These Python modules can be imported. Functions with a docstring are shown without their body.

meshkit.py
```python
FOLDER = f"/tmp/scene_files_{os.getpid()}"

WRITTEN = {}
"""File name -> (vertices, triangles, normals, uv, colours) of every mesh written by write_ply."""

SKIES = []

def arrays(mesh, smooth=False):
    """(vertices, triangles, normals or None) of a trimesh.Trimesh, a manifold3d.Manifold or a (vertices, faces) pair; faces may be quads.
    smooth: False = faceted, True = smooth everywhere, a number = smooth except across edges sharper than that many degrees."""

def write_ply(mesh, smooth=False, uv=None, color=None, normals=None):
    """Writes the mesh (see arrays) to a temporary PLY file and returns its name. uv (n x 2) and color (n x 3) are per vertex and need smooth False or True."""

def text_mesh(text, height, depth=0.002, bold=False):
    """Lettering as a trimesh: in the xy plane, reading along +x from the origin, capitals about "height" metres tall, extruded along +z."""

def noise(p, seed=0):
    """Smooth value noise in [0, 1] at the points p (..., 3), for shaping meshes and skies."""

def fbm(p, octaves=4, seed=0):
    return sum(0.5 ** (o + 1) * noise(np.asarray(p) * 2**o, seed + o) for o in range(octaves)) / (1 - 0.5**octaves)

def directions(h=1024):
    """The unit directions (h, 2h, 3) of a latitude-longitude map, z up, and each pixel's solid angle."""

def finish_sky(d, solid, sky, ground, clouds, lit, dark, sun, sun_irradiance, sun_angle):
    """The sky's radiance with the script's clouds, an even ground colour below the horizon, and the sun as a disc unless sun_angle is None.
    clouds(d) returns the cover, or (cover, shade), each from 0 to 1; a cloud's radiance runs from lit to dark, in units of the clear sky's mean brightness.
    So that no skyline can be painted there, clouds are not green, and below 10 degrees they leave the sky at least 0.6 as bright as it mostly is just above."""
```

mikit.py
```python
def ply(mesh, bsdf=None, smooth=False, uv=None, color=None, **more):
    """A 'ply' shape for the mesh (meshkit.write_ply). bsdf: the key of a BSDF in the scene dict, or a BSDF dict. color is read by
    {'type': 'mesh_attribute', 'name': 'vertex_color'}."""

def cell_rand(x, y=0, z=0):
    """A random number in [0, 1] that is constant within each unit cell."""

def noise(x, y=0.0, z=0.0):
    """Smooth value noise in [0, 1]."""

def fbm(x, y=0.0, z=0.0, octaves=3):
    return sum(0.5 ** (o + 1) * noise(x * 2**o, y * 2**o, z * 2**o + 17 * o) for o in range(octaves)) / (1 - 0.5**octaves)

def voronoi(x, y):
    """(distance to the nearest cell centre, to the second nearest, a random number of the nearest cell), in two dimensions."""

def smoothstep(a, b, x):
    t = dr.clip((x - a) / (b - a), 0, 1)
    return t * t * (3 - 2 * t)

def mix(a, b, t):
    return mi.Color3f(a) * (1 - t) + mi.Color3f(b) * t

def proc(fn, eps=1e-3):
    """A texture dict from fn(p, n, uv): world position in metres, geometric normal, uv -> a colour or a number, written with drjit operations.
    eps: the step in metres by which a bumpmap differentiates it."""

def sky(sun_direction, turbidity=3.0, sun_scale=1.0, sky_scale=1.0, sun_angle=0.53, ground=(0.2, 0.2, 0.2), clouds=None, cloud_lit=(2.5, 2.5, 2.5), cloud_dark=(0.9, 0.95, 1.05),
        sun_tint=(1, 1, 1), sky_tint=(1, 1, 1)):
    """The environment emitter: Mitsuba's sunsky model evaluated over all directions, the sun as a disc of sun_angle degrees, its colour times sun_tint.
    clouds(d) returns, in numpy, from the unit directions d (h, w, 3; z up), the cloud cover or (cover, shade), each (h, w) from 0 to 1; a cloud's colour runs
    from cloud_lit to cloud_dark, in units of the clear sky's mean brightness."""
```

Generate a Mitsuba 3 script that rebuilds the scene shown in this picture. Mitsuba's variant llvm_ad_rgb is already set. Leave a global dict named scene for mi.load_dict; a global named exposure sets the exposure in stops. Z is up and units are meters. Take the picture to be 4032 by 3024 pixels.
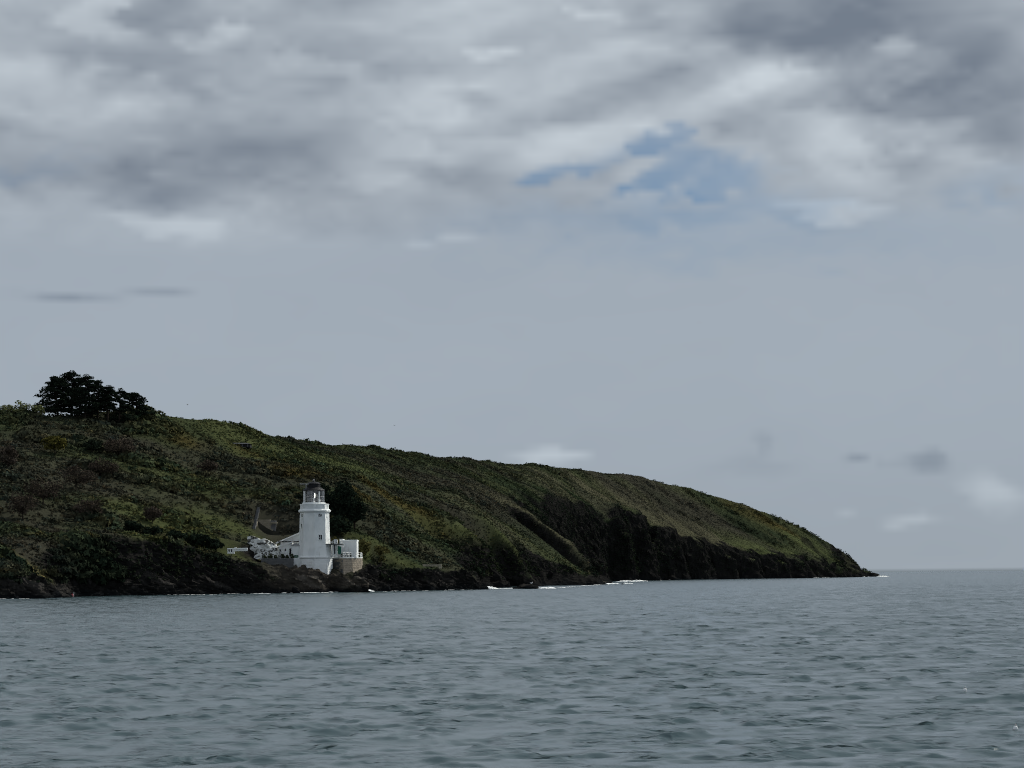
import math
import numpy as np, trimesh, mitsuba as mi, drjit as dr
import mikit, meshkit
from scipy.interpolate import LinearNDInterpolator
from scipy.ndimage import gaussian_filter, map_coordinates
T = mi.ScalarTransform4f
scene, labels = {}, {}
exposure = 1.3

# ------------------------------------------------------------------ camera
FP = 2016 / math.tan(math.radians(13.0))          # focal length in pixels of the 4032 px wide photograph
EYE = np.array([0.0, 0.0, 3.3])
PITCH, ROLL = math.atan2(753.0, FP), math.radians(0.54)
_f = np.array([0, math.cos(PITCH), math.sin(PITCH)])
_r0, _u0 = np.array([1.0, 0, 0]), np.array([0, -math.sin(PITCH), math.cos(PITCH)])
_u = math.cos(ROLL) * _u0 + math.sin(ROLL) * _r0
_r = math.cos(ROLL) * _r0 - math.sin(ROLL) * _u0
scene['camera'] = {'type': 'perspective', 'fov': 26.0, 'fov_axis': 'x', 'near_clip': 0.5, 'far_clip': 90000.0,
                   'to_world': T().look_at(origin=EYE.tolist(), target=(EYE + _f).tolist(), up=_u.tolist())}


def at(px, py, Y):
    """the world point seen at photo pixel (px, py) at world depth Y: used to measure the place from the photograph"""
    d = _f + (px - 2016) / FP * _r + (1512 - py) / FP * _u
    return EYE + d * (Y / d[1])


def shore_at(px, Y):
    """the sea-level point in the photo column px at depth Y"""
    x = 0.0
    py = 2265.0
    for _ in range(4):
        p = at(px, py, Y)
        py += (p[2] - 0.0) * FP / Y
    return at(px, py, Y)


# ------------------------------------------------------------------ sky and sun
SUN = [math.cos(math.radians(43)) * .777, math.cos(math.radians(43)) * .629, math.sin(math.radians(43))]


def clouds(d):
    az = np.degrees(np.arctan2(d[..., 0], d[..., 1]))
    el = np.degrees(np.arcsin(np.clip(d[..., 2], -1, 1)))
    P = np.stack([d[..., 0] * 12, d[..., 1] * 12, d[..., 2] * 24], -1)
    w1 = meshkit.fbm(P + 5, 4, 3) - .5
    w2 = meshkit.fbm(P + 45, 4, 9) - .5
    warp = np.stack([w1, w2, w1 * .8], -1)
    n1 = meshkit.fbm(P * .55 + warp * 1.3, 5, 21) - .5
    n2 = meshkit.fbm(P * 3.0 + warp * 2.6, 5, 33) - .5
    billow = 1 - np.abs(2 * meshkit.fbm(P * 2.1 + warp * 2.0 + 13, 4, 57) - 1)
    n3 = meshkit.fbm(P * 6.5 * np.array([1, 1, .9]) + warp * 3.0, 3, 71) - .5
    a, e = az + w1 * 2.2 + n2 * 2.4 + n3 * 1.2, el + w2 * 1.2 + n2 * 1.0 + n3 * .5

    def blob(px, py, rx, ry, tilt=0.0, soft=1.0):
        A, B = a - (px - 2016) / 152.4, e - (2265 - py + (2016 - px) * .0095) / 152.4
        c, s = math.cos(math.radians(tilt)), math.sin(math.radians(tilt))
        A, B = A * c + B * s, B * c - A * s
        q = np.sqrt((A / rx) ** 2 + (B / ry) ** 2)
        t = np.clip((1 + soft * .5 - q) / soft, 0, 1)
        return t * t * (3 - 2 * t)

    hi = np.clip((el + w2 * 2.4 + n2 * .8 - 8.3) / 2.0, 0, 1)                   # above: broken cloud deck; below: pale haze layer
    shade = .53 + hi * (n1 * .85 + n2 * .36 + n3 * .22 - (billow - .8) * .30 - .03) + (1 - hi) * (n1 * .09 + n2 * .04) + .012 * np.clip(6 - el, 0, 6)
    for px, py, rx, ry, t, k in ((900, 690, 3.2, .8, 4, .34), (1350, 830, 2.0, .7, 0, .18), (3200, 90, 3.6, 1.15, -2, .50), (2550, 350, 2.6, .45, 20, .36),
                                 (3850, 430, 2.0, 1.3, -15, .42), (1500, 250, 2.6, .4, -8, .2), (150, 720, 1.4, .6, 0, .18), (2050, 180, 2.0, .5, 8, .2), (600, 320, 2.0, .3, -12, .16),
                                 (3400, 2080, 5, 1.6, 0, .06)):
        shade = shade + .72 * k * blob(px, py, rx, ry, t, 1.2)
    for px, py, rx, ry, t, k in ((400, 120, 1.3, .45, -25, .34), (820, 205, .8, .3, 0, .34), (150, 420, 2.2, .8, -12, .22), (1780, 440, 1.3, .45, 8, .2), (1900, 480, .7, .2, 20, .12),
                                 (2380, 60, 1.2, .22, -6, .26), (1950, 195, .8, .15, 6, .32), (2950, 370, 2.2, .4, 20, .34), (3150, 330, 1.0, .4, 0, .2), (3350, 620, 1.4, .9, -30, .26),
                                 (2250, 590, 1.5, .45, 12, .26), (1500, 620, 1.4, .6, 0, .14), (3250, 850, 1.3, .22, -8, .28), (3500, 240, .5, .2, 0, .25),
                                 (650, 900, 1.5, .22, -6, .2), (1690, 970, .8, .12, 0, .16)):
        shade = shade - .95 * k * blob(px, py, rx, ry, t, .9)
    # small far cumulus over the horizon, ragged
    a, e = az + n2 * 1.5 + n3 * .9, el + n2 * .75 + n3 * .5
    for px, py, rx, ry, k in ((2160, 1806, .85, .15, .42), (3870, 1950, .6, .46, .34), (3560, 2060, .55, .14, .26), (3300, 2045, .3, .08, .16)):
        shade = shade - .8 * k * blob(px, py, rx, ry, 0, 1.6)
    for px, py, rx, ry, k in ((3370, 1806, .34, .12, .34), (3480, 1820, .16, .16, .26), (3640, 1826, .55, .24, .34), (3000, 1750, .35, .28, .16), (2950, 1850, 1.0, .25, .10)):
        shade = shade + .7 * k * blob(px, py, rx, ry, 0, 1.5)
    a, e = az + n2 * .9, el + n2 * .20 + n1 * .10
    for px, py, rx, ry, k in ((220, 1190, 1.7, .07, .5), (600, 1180, 1.3, .055, .42)):
        shade = shade + .75 * k * blob(px, py, rx, ry, 0, 1.3)
    a, e = az + w1 * .5 + n2 * 2.6 + n3 * 1.9, el + w2 * .4 + n2 * 1.3 + n3 * .95
    hole = np.maximum.reduce([blob(2700, 705, 2.0, .62, -8, 1.0), blob(2250, 675, 1.0, .24, 8, .6) * .9, blob(2560, 585, .7, .2, 0, .6), blob(2750, 850, 2.4, .55, 0, 1.4) * .62, blob(2900, 960, 5.5, .5, -1, 1.9) * .34,
                              blob(3000, 850, 2.2, .42, -10, 1.5) * .6, blob(2300, 870, 2.8, .45, 0, 1.8) * .42, blob(3900, 800, 1.0, .45, 0, 1.6) * .4,
                              blob(100, 690, 1.4, .3, 0, 1.6) * .25])
    hole = hole * (1 - .95 * blob(2420, 700, .85, .3, 22, .6)) * (1 - .5 * blob(2780, 800, .7, .1, -8, 1.0))
    gaps = np.clip((w1 + w2 * .7 - .16) / .08, 0, 1) * (np.abs(az) > 16) * (el > 6)      # the same broken deck elsewhere
    cover = 1 - np.clip(hole * (.84 + .9 * n2 + .6 * n3) + .8 * gaps, 0, 1) * .95
    cover = cover * (1 - .10 * (1 - hi))
    return cover, np.clip(shade, 0, 1)


scene['sky'] = mikit.sky(SUN, turbidity=3, clouds=clouds, cloud_lit=(3.68, 4.06, 4.38), cloud_dark=(1.06, 1.28, 1.61), sky_tint=(.76, .80, .82), sun_tint=(1.06, 1.27, 1.58),
                         sun_angle=1.6, ground=(.06, .08, .09))
labels['sky'] = {'kind': 'structure'}


# ------------------------------------------------------------------ materials
def mat(name, d, two=True):
    scene[name] = {'type': 'twosided', 'bsdf': d} if two else d


def diffuse(fn):
    return {'type': 'diffuse', 'reflectance': mikit.proc(fn) if callable(fn) else fn}


mat('m_vertex', diffuse({'type': 'mesh_attribute', 'name': 'vertex_color'}))


def crack(p, n, uv):
    return mikit.fbm(p.x * 1.1 + p.z * .6, p.y * .8, p.z * 2.2, 4) * .5


mat('m_cliff', {'type': 'bumpmap', 'arbitrary': mikit.proc(crack, eps=.05), 'scale': 1.0, 'bsdf': diffuse({'type': 'mesh_attribute', 'name': 'vertex_color'})})


def rock_fn(p, n, uv):
    f = mikit.fbm(p.x * .5, p.y * .5, p.z * .8, 3)
    g = mikit.fbm(p.x * 2.2, p.y * 2.2, p.z * 3, 2)
    c = mikit.mix((.022, .021, .022), (.075, .066, .054), mikit.smoothstep(.3, .75, f) * .7 + g * .35)
    return mikit.mix((.008, .009, .01), c, mikit.smoothstep(.3, 1.9, p.z + (f - .5) * 1.5))


mat('m_rock', diffuse(rock_fn))


def white_fn(p, n, uv):
    f = mikit.fbm(p.x * .8, p.y * .8, p.z * .35, 3)
    run = mikit.smoothstep(.60, .82, mikit.fbm(p.x * 2.6, p.y * 2.6, p.z * .22, 3)) * mikit.smoothstep(.35, .7, mikit.noise(p.x * .5, p.y * .5, p.z * .5))
    return mikit.mix(mikit.mix((.68, .70, .70), (.80, .81, .80), mikit.smoothstep(.3, .6, f)), (.50, .47, .41), run * .75)


mat('m_white', diffuse(white_fn))
mat('m_white_clean', {'type': 'principled', 'base_color': {'type': 'rgb', 'value': [.8, .81, .8]}, 'roughness': .5})


def washed_fn(p, n, uv):
    f = mikit.fbm(p.x * 1.3, p.y * 1.3, p.z * 1.5, 4)
    g = mikit.fbm(p.x * 4.0 + 7, p.y * 4.0, p.z * 4.0, 2)
    k = mikit.smoothstep(.55, .63, f * .75 + g * .25 + .05)
    return mikit.mix((.62, .63, .61), (.06, .06, .055), k)


mat('m_washed', diffuse(washed_fn))


def granite_fn(p, n, uv):
    f = mikit.fbm(p.x * 1.6, p.y * 1.6, p.z * 2.5, 3)
    return mikit.mix((.21, .18, .145), (.40, .345, .28), f)


def slate_fn(p, n, uv):
    f = mikit.fbm(p.x * 1.6, p.y * 1.6, p.z * 2.5, 3)
    return mikit.mix((.09, .095, .10), (.17, .17, .17), f)


mat('m_granite', diffuse(granite_fn))
mat('m_stone_grey', diffuse(slate_fn))
mat('m_tan', diffuse(lambda p, n, uv: mikit.mix((.18, .16, .12), (.34, .30, .23), mikit.fbm(p.x * 1.2, p.y * 1.2, p.z * 2, 3))))
mat('m_slate_roof', diffuse(lambda p, n, uv: mikit.mix((.16, .16, .165), (.27, .27, .27), mikit.fbm(p.x * 1.5, p.y * 1.5, p.z * 2, 3))))
mat('m_black', {'type': 'principled', 'base_color': {'type': 'rgb', 'value': [.008, .008, .01]}, 'roughness': .6, 'specular': .2})
mat('m_dark_glass', {'type': 'principled', 'base_color': {'type': 'rgb', 'value': [.02, .025, .03]}, 'roughness': .1, 'specular': .5})
mat('m_green', {'type': 'principled', 'base_color': {'type': 'rgb', 'value': [.012, .13, .085]}, 'roughness': .45})
mat('m_green_dull', {'type': 'principled', 'base_color': {'type': 'rgb', 'value': [.04, .09, .065]}, 'roughness': .6})
mat('m_red', {'type': 'principled', 'base_color': {'type': 'rgb', 'value': [.42, .09, .10]}, 'roughness': .5})
mat('m_grey', {'type': 'principled', 'base_color': {'type': 'rgb', 'value': [.3, .29, .29]}, 'roughness': .6})
mat('m_bark', diffuse(lambda p, n, uv: mikit.mix((.025, .02, .016), (.06, .05, .04), mikit.fbm(p.x * 3, p.y * 3, p.z * 1.2, 2))))
mat('m_foam', diffuse(lambda p, n, uv: mikit.mix((.55, .58, .58), (.88, .89, .88), mikit.smoothstep(.3, .55, mikit.fbm(p.x * 1.5, p.y * 1.5, p.z * 2, 3)))))
mat('m_pane', {'type': 'thindielectric', 'int_ior': 1.5}, two=False)
mat('m_brass', {'type': 'roughconductor', 'material': 'Au', 'alpha': .25})
mat('m_feather', diffuse({'type': 'rgb', 'value': [.78, .78, .78]}))
mat('m_wing', diffuse({'type': 'rgb', 'value': [.33, .35, .37]}))
mat('m_bill', diffuse({'type': 'rgb', 'value': [.55, .35, .05]}))


def ripple(p, n, uv):
    a = mikit.noise(p.x * 1.7 + p.y * .3, p.y * 2.3, 0.0)
    b = 1 - dr.abs(2 * mikit.noise(p.x * 2.6 - p.y * .5, p.y * 4.4, 3.0) - 1)
    c = 1 - dr.abs(2 * mikit.noise(p.x * 7.0 + p.y * 1.1, p.y * 11.0, 7.0) - 1)
    k = mikit.smoothstep(.30, .8, mikit.noise(p.x * 1.3, p.y * .7, 11.0)) * 1.1
    return (a * .062 + b * .025 + c * .007) * (.14 + k)


mat('m_sea', {'type': 'bumpmap', 'arbitrary': mikit.proc(ripple, eps=.02), 'scale': 1.0,
              'bsdf': {'type': 'roughplastic', 'distribution': 'beckmann', 'int_ior': 1.34, 'alpha': .06, 'nonlinear': False,
                       'diffuse_reflectance': {'type': 'rgb', 'value': [.046, .074, .083]}}})


# ------------------------------------------------------------------ helpers
def numbered(name):
    if name not in labels and not any(k == name or k.startswith(name + '__') for k in scene):
        return name
    i = 1
    while f'{name}_{i:03d}' in labels or any(k == f'{name}_{i:03d}' or k.startswith(f'{name}_{i:03d}__') for k in scene):
        i += 1
    return f'{name}_{i:03d}'


def thing(name, label, cat, group=None):
    k = numbered(name)
    labels[k] = {'label': label, 'category': cat}
    if group:
        labels[k]['group'] = group
    return k


def struct(name, kind='structure'):
    labels[name] = {'kind': kind}
    return name


def part(parent, name, mesh, m, smooth=False, color=None, kind=None, label=None):
    k = numbered(parent + '__' + name)
    scene[k] = mikit.ply(mesh, m, smooth, color=color)
    if kind or label:
        labels[k] = {a: b for a, b in (('kind', kind), ('label', label)) if b}
    return k


def whole(key, mesh, m, smooth=False, color=None):
    scene[key] = mikit.ply(mesh, m, smooth, color=color)


def cat(ms):
    return trimesh.util.concatenate([x if isinstance(x, trimesh.Trimesh) else trimesh.Trimesh(*x, process=False) for x in ms])


def hexa(a):
    """a solid from 8 corners: 4 below, 4 above, each counter-clockwise seen from above"""
    f = [[0, 3, 2, 1], [4, 5, 6, 7], [0, 1, 5, 4], [1, 2, 6, 5], [2, 3, 7, 6], [3, 0, 4, 7]]
    f = np.array(f)
    return trimesh.Trimesh(np.array(a, float), np.vstack([f[:, [0, 1, 2]], f[:, [0, 2, 3]]]), process=False)


def pbox(x0, x1, y0, y1, z0, z1):
    return hexa([[x0, y0, z0], [x1, y0, z0], [x1, y1, z0], [x0, y1, z0], [x0, y0, z1], [x1, y0, z1], [x1, y1, z1], [x0, y1, z1]])


def boxpx(px0, px1, py0, py1, Y, depth, zlow=None):
    """a box whose front face spans these photo measures at depth Y"""
    a, b = at(px0, py1, Y), at(px1, py0, Y)
    m = at((px0 + px1) / 2, py1, Y), at((px0 + px1) / 2, py0, Y)
    return pbox(a[0], b[0], Y, Y + depth, m[0][2] if zlow is None else zlow, m[1][2])


def tube(pts, rad, sides=6, cap=True):
    p = np.asarray(pts, float)
    t = np.gradient(p, axis=0)
    t /= np.linalg.norm(t, axis=1, keepdims=True) + 1e-9
    a = np.cross(t, np.where(np.abs(t[:, 2:]) < .9, [0, 0, 1.], [1., 0, 0]))
    a /= np.linalg.norm(a, axis=1, keepdims=True) + 1e-9
    b = np.cross(t, a)
    g = np.arange(sides) * 2 * np.pi / sides
    r = np.broadcast_to(rad, (len(p),))[:, None, None]
    v = (p[:, None] + r * (np.cos(g)[None, :, None] * a[:, None] + np.sin(g)[None, :, None] * b[:, None])).reshape(-1, 3)
    i, j = np.meshgrid(np.arange(len(p) - 1), np.arange(sides), indexing='ij')
    q = np.stack([i * sides + j, i * sides + (j + 1) % sides, (i + 1) * sides + (j + 1) % sides, (i + 1) * sides + j], -1).reshape(-1, 4)
    f = [q[:, [0, 1, 2]], q[:, [0, 2, 3]]]
    if cap:
        k = np.arange(1, sides - 1)
        o = (len(p) - 1) * sides
        f += [np.stack([k * 0, k + 1, k], 1), np.stack([k * 0 + o, k + o, k + 1 + o], 1)]
    return trimesh.Trimesh(v, np.vstack(f), process=False)


def loft(rings, closed_top=True, closed_bottom=True):
    """rings: list of (n, 3) loops, bottom to top, counter-clockwise seen from above"""
    n = len(rings[0])
    v = np.vstack(rings)
    f = []
    for i in range(len(rings) - 1):
        for j in range(n):
            a, b = i * n + j, i * n + (j + 1) % n
            f += [[a, b, b + n], [a, b + n, a + n]]
    o = (len(rings) - 1) * n
    for k in range(1, n - 1):
        if closed_bottom:
            f.append([0, k + 1, k])
        if closed_top:
            f.append([o, o + k, o + k + 1])
    return trimesh.Trimesh(v, np.array(f), process=False)


def leafcloud(C, R, n, size, col, seed, jitter=.25, low=-.25, rough=.8):
    """clumps of leaf-sized triangles over the domes at C (k, 3) with radii R (k, 3); col (k, 3). Returns (mesh, colours)"""
    rng = np.random.default_rng(seed)
    k = len(C)
    n = np.broadcast_to(n, (k,)).astype(int)
    idx = np.repeat(np.arange(k), n)
    m = len(idx)
    z = rng.uniform(low, 1, m)
    ph = rng.uniform(0, 2 * np.pi, m)
    s = np.sqrt(np.maximum(0, 1 - z * z))
    d = np.stack([s * np.cos(ph), s * np.sin(ph), z], 1)
    lump = meshkit.fbm(d * 1.7 + idx[:, None] * 3.7, 2, seed) * .7 + .55
    rad = lump * rng.uniform(.72, 1.0, m)
    p = C[idx] + d * R[idx] * rad[:, None]
    nrm = d + rough * rng.normal(size=(m, 3))
    nrm /= np.linalg.norm(nrm, axis=1, keepdims=True)
    a = np.cross(nrm, rng.normal(size=(m, 3)))
    a /= np.linalg.norm(a, axis=1, keepdims=True)
    b = np.cross(nrm, a)
    sz = (np.broadcast_to(size, (k,))[idx] * rng.uniform(.6, 1.4, m))[:, None]
    v = np.stack([p + a * sz, p - a * sz * .5 + b * sz * .8, p - a * sz * .5 - b * sz * .8], 1).reshape(-1, 3)
    c = np.repeat(np.clip(col[idx] * (1 + jitter * rng.normal(size=(m, 1))), .004, .9), 3, 0)
    return trimesh.Trimesh(v, np.arange(3 * m).reshape(-1, 3), process=False), c


# ------------------------------------------------------------------ terrain: survey points measured from the photograph
def P(*q):
    return [at(*a) for a in q]


SHORE = [(-700, 378), (-500, 380), (-200, 384), (0, 387), (120, 393), (220, 402), (258, 410), (285, 424), (420, 430), (588, 439), (850, 455), (1000, 461), (1150, 466), (1300, 475),
         (1407, 482), (1514, 500), (1650, 510), (1780, 516), (1860, 526), (1898, 536), (1905, 560), (1930, 600), (1978, 622), (1986, 636), (1978, 650), (2000, 654), (2050, 650), (2100, 646),
         (2114, 656), (2120, 675), (2128, 689), (2250, 700), (2362, 716), (2374, 735), (2350, 780), (2365, 820), (2385, 900), (2388, 1000), (2392, 1076)]
# the far cliffs: a coast of buttresses and narrow inlets, each face turned to the harbour mouth
FACES = [(2394, 2470, 1080), (2470, 2560, 1122), (2560, 2680, 1186), (2680, 2790, 1226), (2790, 2880, 1256), (2880, 2985, 1281), (2985, 3090, 1301), (3090, 3180, 1326), (3180, 3260, 1366), (3260, 3330, 1408),
         (3330, 3395, 1452), (3395, 3454, 1510)]
SHORE += [q for p0, p1, Y in FACES for q in ((p0, Y + 5), ((p0 + p1) / 2, Y + 1), (p1, Y))]
SHORE += [(3452, 1590), (3420, 1700), (3300, 1900), (3000, 2100), (2600, 2300)]
sh = np.array([shore_at(*s) for s in SHORE])
step = np.concatenate([[0], np.cumsum(np.linalg.norm(np.diff(sh[:, :2], axis=0), axis=1))])
u = np.linspace(0, step[-1], 400)
sh = np.stack([np.interp(u, step, sh[:, k]) for k in range(3)], 1)
tg = np.gradient(sh[:, :2], axis=0)
tg /= np.linalg.norm(tg, axis=1, keepdims=True)
sea_side = np.stack([tg[:, 1], -tg[:, 0]], 1)
pts = [sh, np.c_[sh[:, :2] + sea_side * 5, np.full(400, -2.5)], np.c_[sh[:, :2] + sea_side * 14, np.full(400, -6)]]
LINES = [
    # left: rock nose, cliff top, slopes, skyline
    [(40, 2262, 391), (110, 2252, 394), (160, 2258, 397), (200, 2300, 400)],
    [(-700, 2200, 386), (-200, 2198, 391), (0, 2192, 398), (70, 2192, 411), (150, 2172, 417), (280, 2130, 430), (420, 2097, 436), (500, 2102, 440), (560, 2112, 443), (700, 2128, 452), (820, 2168, 459),
     (930, 2188, 464), (1000, 2206, 467)],
    [(-700, 2090, 412), (0, 2085, 424), (200, 2085, 442), (400, 2043, 460), (480, 2048, 468), (600, 2066, 472), (750, 2088, 478), (900, 2116, 482), (960, 2126, 484)],
    [(-700, 1980, 440), (0, 1965, 452), (400, 1945, 488), (800, 2010, 508), (1000, 2056, 512)],
    [(-700, 1860, 480), (0, 1850, 490), (400, 1840, 520), (800, 1910, 535), (1000, 1960, 535)],
    [(-700, 1750, 522), (0, 1748, 526), (400, 1738, 552), (800, 1800, 570), (1000, 1850, 568), (1000, 1770, 600)],
    [(-700, 1655, 560), (0, 1650, 562), (150, 1640, 568), (330, 1634, 576), (600, 1628, 590), (660, 1638, 596), (800, 1658, 606), (895, 1668, 614), (995, 1700, 624), (1044, 1716, 632), (1093, 1742, 645)],
    # lighthouse platform
    [(1019, 2208, 474), (1106, 2236, 474), (1242, 2243, 475), (1308, 2253, 475), (1362, 2252, 476), (1430, 2268, 480)],
    [(1040, 2285, 465), (1106, 2286, 468), (1242, 2284, 471), (1340, 2292, 477), (1400, 2296, 483)],
    [(1030, 2238, 482), (1155, 2242, 482), (1300, 2242, 484), (1420, 2240, 488)],
    [(1000, 2200, 490), (1120, 2198, 497), (1250, 2194, 500), (1400, 2196, 502), (1440, 2185, 503)],
    [(1000, 2120, 503), (1100, 2120, 508), (1250, 2110, 512), (1400, 2120, 514)],
    [(1000, 2056, 514), (1080, 2060, 516), (1250, 2050, 520)], [(1020, 1994, 519), (1100, 1988, 521), (1180, 1985, 525)],
    [(1180, 1930, 545), (1250, 1880, 565), (1250, 1820, 620), (1260, 1780, 700), (1142, 1744, 800), (1250, 1750, 805), (1288, 1754, 808)],
    [(1093, 1734, 700), (1142, 1740, 780)],
    # slope right of the lighthouse
    [(1440, 2215, 497), (1470, 2250, 496), (1530, 2262, 504), (1580, 2268, 506), (1670, 2240, 512), (1740, 2248, 516), (1850, 2250, 527), (1890, 2285, 534)],
    [(1440, 2110, 514), (1560, 2170, 522), (1700, 2165, 534), (1800, 2170, 548), (1870, 2215, 556)],
    [(1440, 2000, 545), (1440, 1900, 590), (1440, 1830, 680), (1440, 1788, 790), (1467, 1768, 845)],
    [(1600, 2060, 560), (1600, 1950, 630), (1600, 1870, 740), (1600, 1816, 860), (1600, 1786, 905)],
    # spurs
    [(1700, 1985, 625), (1798, 2043, 606), (1850, 2085, 602), (1897, 2133, 600), (1927, 2163, 603), (1937, 2205, 609), (1951, 2237, 615), (1969, 2277, 620)],
    [(1798, 1950, 700), (1798, 1880, 820), (1798, 1836, 930), (1798, 1810, 970)],
    [(1870, 2010, 690), (1937, 2068, 672), (1982, 2098, 666), (2041, 2158, 658), (2050, 2212, 654), (2106, 2262, 651)],
    [(2041, 2140, 690), (2090, 2172, 692), (2146, 2198, 694), (2245, 2237, 704), (2330, 2277, 713)],
    [(2000, 2030, 770), (2000, 1960, 860), (2000, 1890, 960), (2000, 1846, 1040), (2000, 1828, 1070)],
    [(2060, 2000, 835), (2121, 2038, 816), (2190, 2080, 808), (2245, 2118, 801), (2290, 2168, 793), (2315, 2200, 787), (2337, 2250, 780)],
    [(2146, 1985, 930), (2146, 1930, 990), (2146, 1870, 1080), (2146, 1836, 1135)],
    # far headland
    [(2130, 2030, 905), (2196, 2060, 955), (2300, 2066, 1030), (2385, 2068, 1086)], [(2220, 2005, 1000), (2300, 1985, 1080), (2380, 1985, 1120)],
    [(2300, 1930, 1150), (2300, 1870, 1215), (2300, 1857, 1235)], [(2500, 1960, 1240), (2500, 1900, 1290), (2500, 1876, 1312)],
    [(2604, 2010, 1270), (2604, 1940, 1320), (2604, 1905, 1350)], [(2815, 2070, 1330), (2815, 1990, 1380), (2815, 1952, 1408)],
    [(3032, 2120, 1370), (3032, 2055, 1420), (3032, 2024, 1445)], [(3146, 2150, 1395), (3146, 2090, 1440), (3146, 2072, 1460)],
    [(3276, 2175, 1440), (3276, 2141, 1475)], [(3304, 2162, 1480), (3336, 2183, 1487), (3352, 2214, 1495), (3380, 2225, 1500), (3407, 2237, 1508), (3420, 2257, 1520), (3440, 2266, 1530)],
]
FLOORS = [[(60, 402, 2.5), (150, 408, 3), (215, 414, 3), (270, 424, 2)], [(500, 462, 10.5), (600, 466, 10), (750, 471, 9), (900, 475, 7.5), (960, 477, 7)], [(1030, 512, 11), (1100, 512, 10.5), (1190, 513, 10)],
          [(2060, 818, 12), (2121, 804, 9), (2190, 796, 7), (2245, 789, 5), (2290, 782, 3)], [(2140, 895, 14), (2196, 946, 9), (2300, 1021, 4), (2380, 1078, 1.5)], [(2090, 740, 9), (2190, 742, 6.5), (2280, 742, 3), (2340, 745, 1)], [(2150, 870, 13), (2250, 870, 7), (2340, 870, 2)],
          [(1930, 655, 3), (1985, 656, 2)], [(2045, 680, 5), (2095, 680, 2)]]
for fl in FLOORS:
    q = np.array([shore_at(p_[0], p_[1]) + [0, 0, p_[2]] for p_ in fl])
    for a, b in zip(q[:-1], q[1:]):
        m = max(2, int(np.linalg.norm(b - a) / 6))
        pts.append(a + (b - a) * np.linspace(0, 1, m, endpoint=False)[:, None])
    pts.append(q[-1:])
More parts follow.
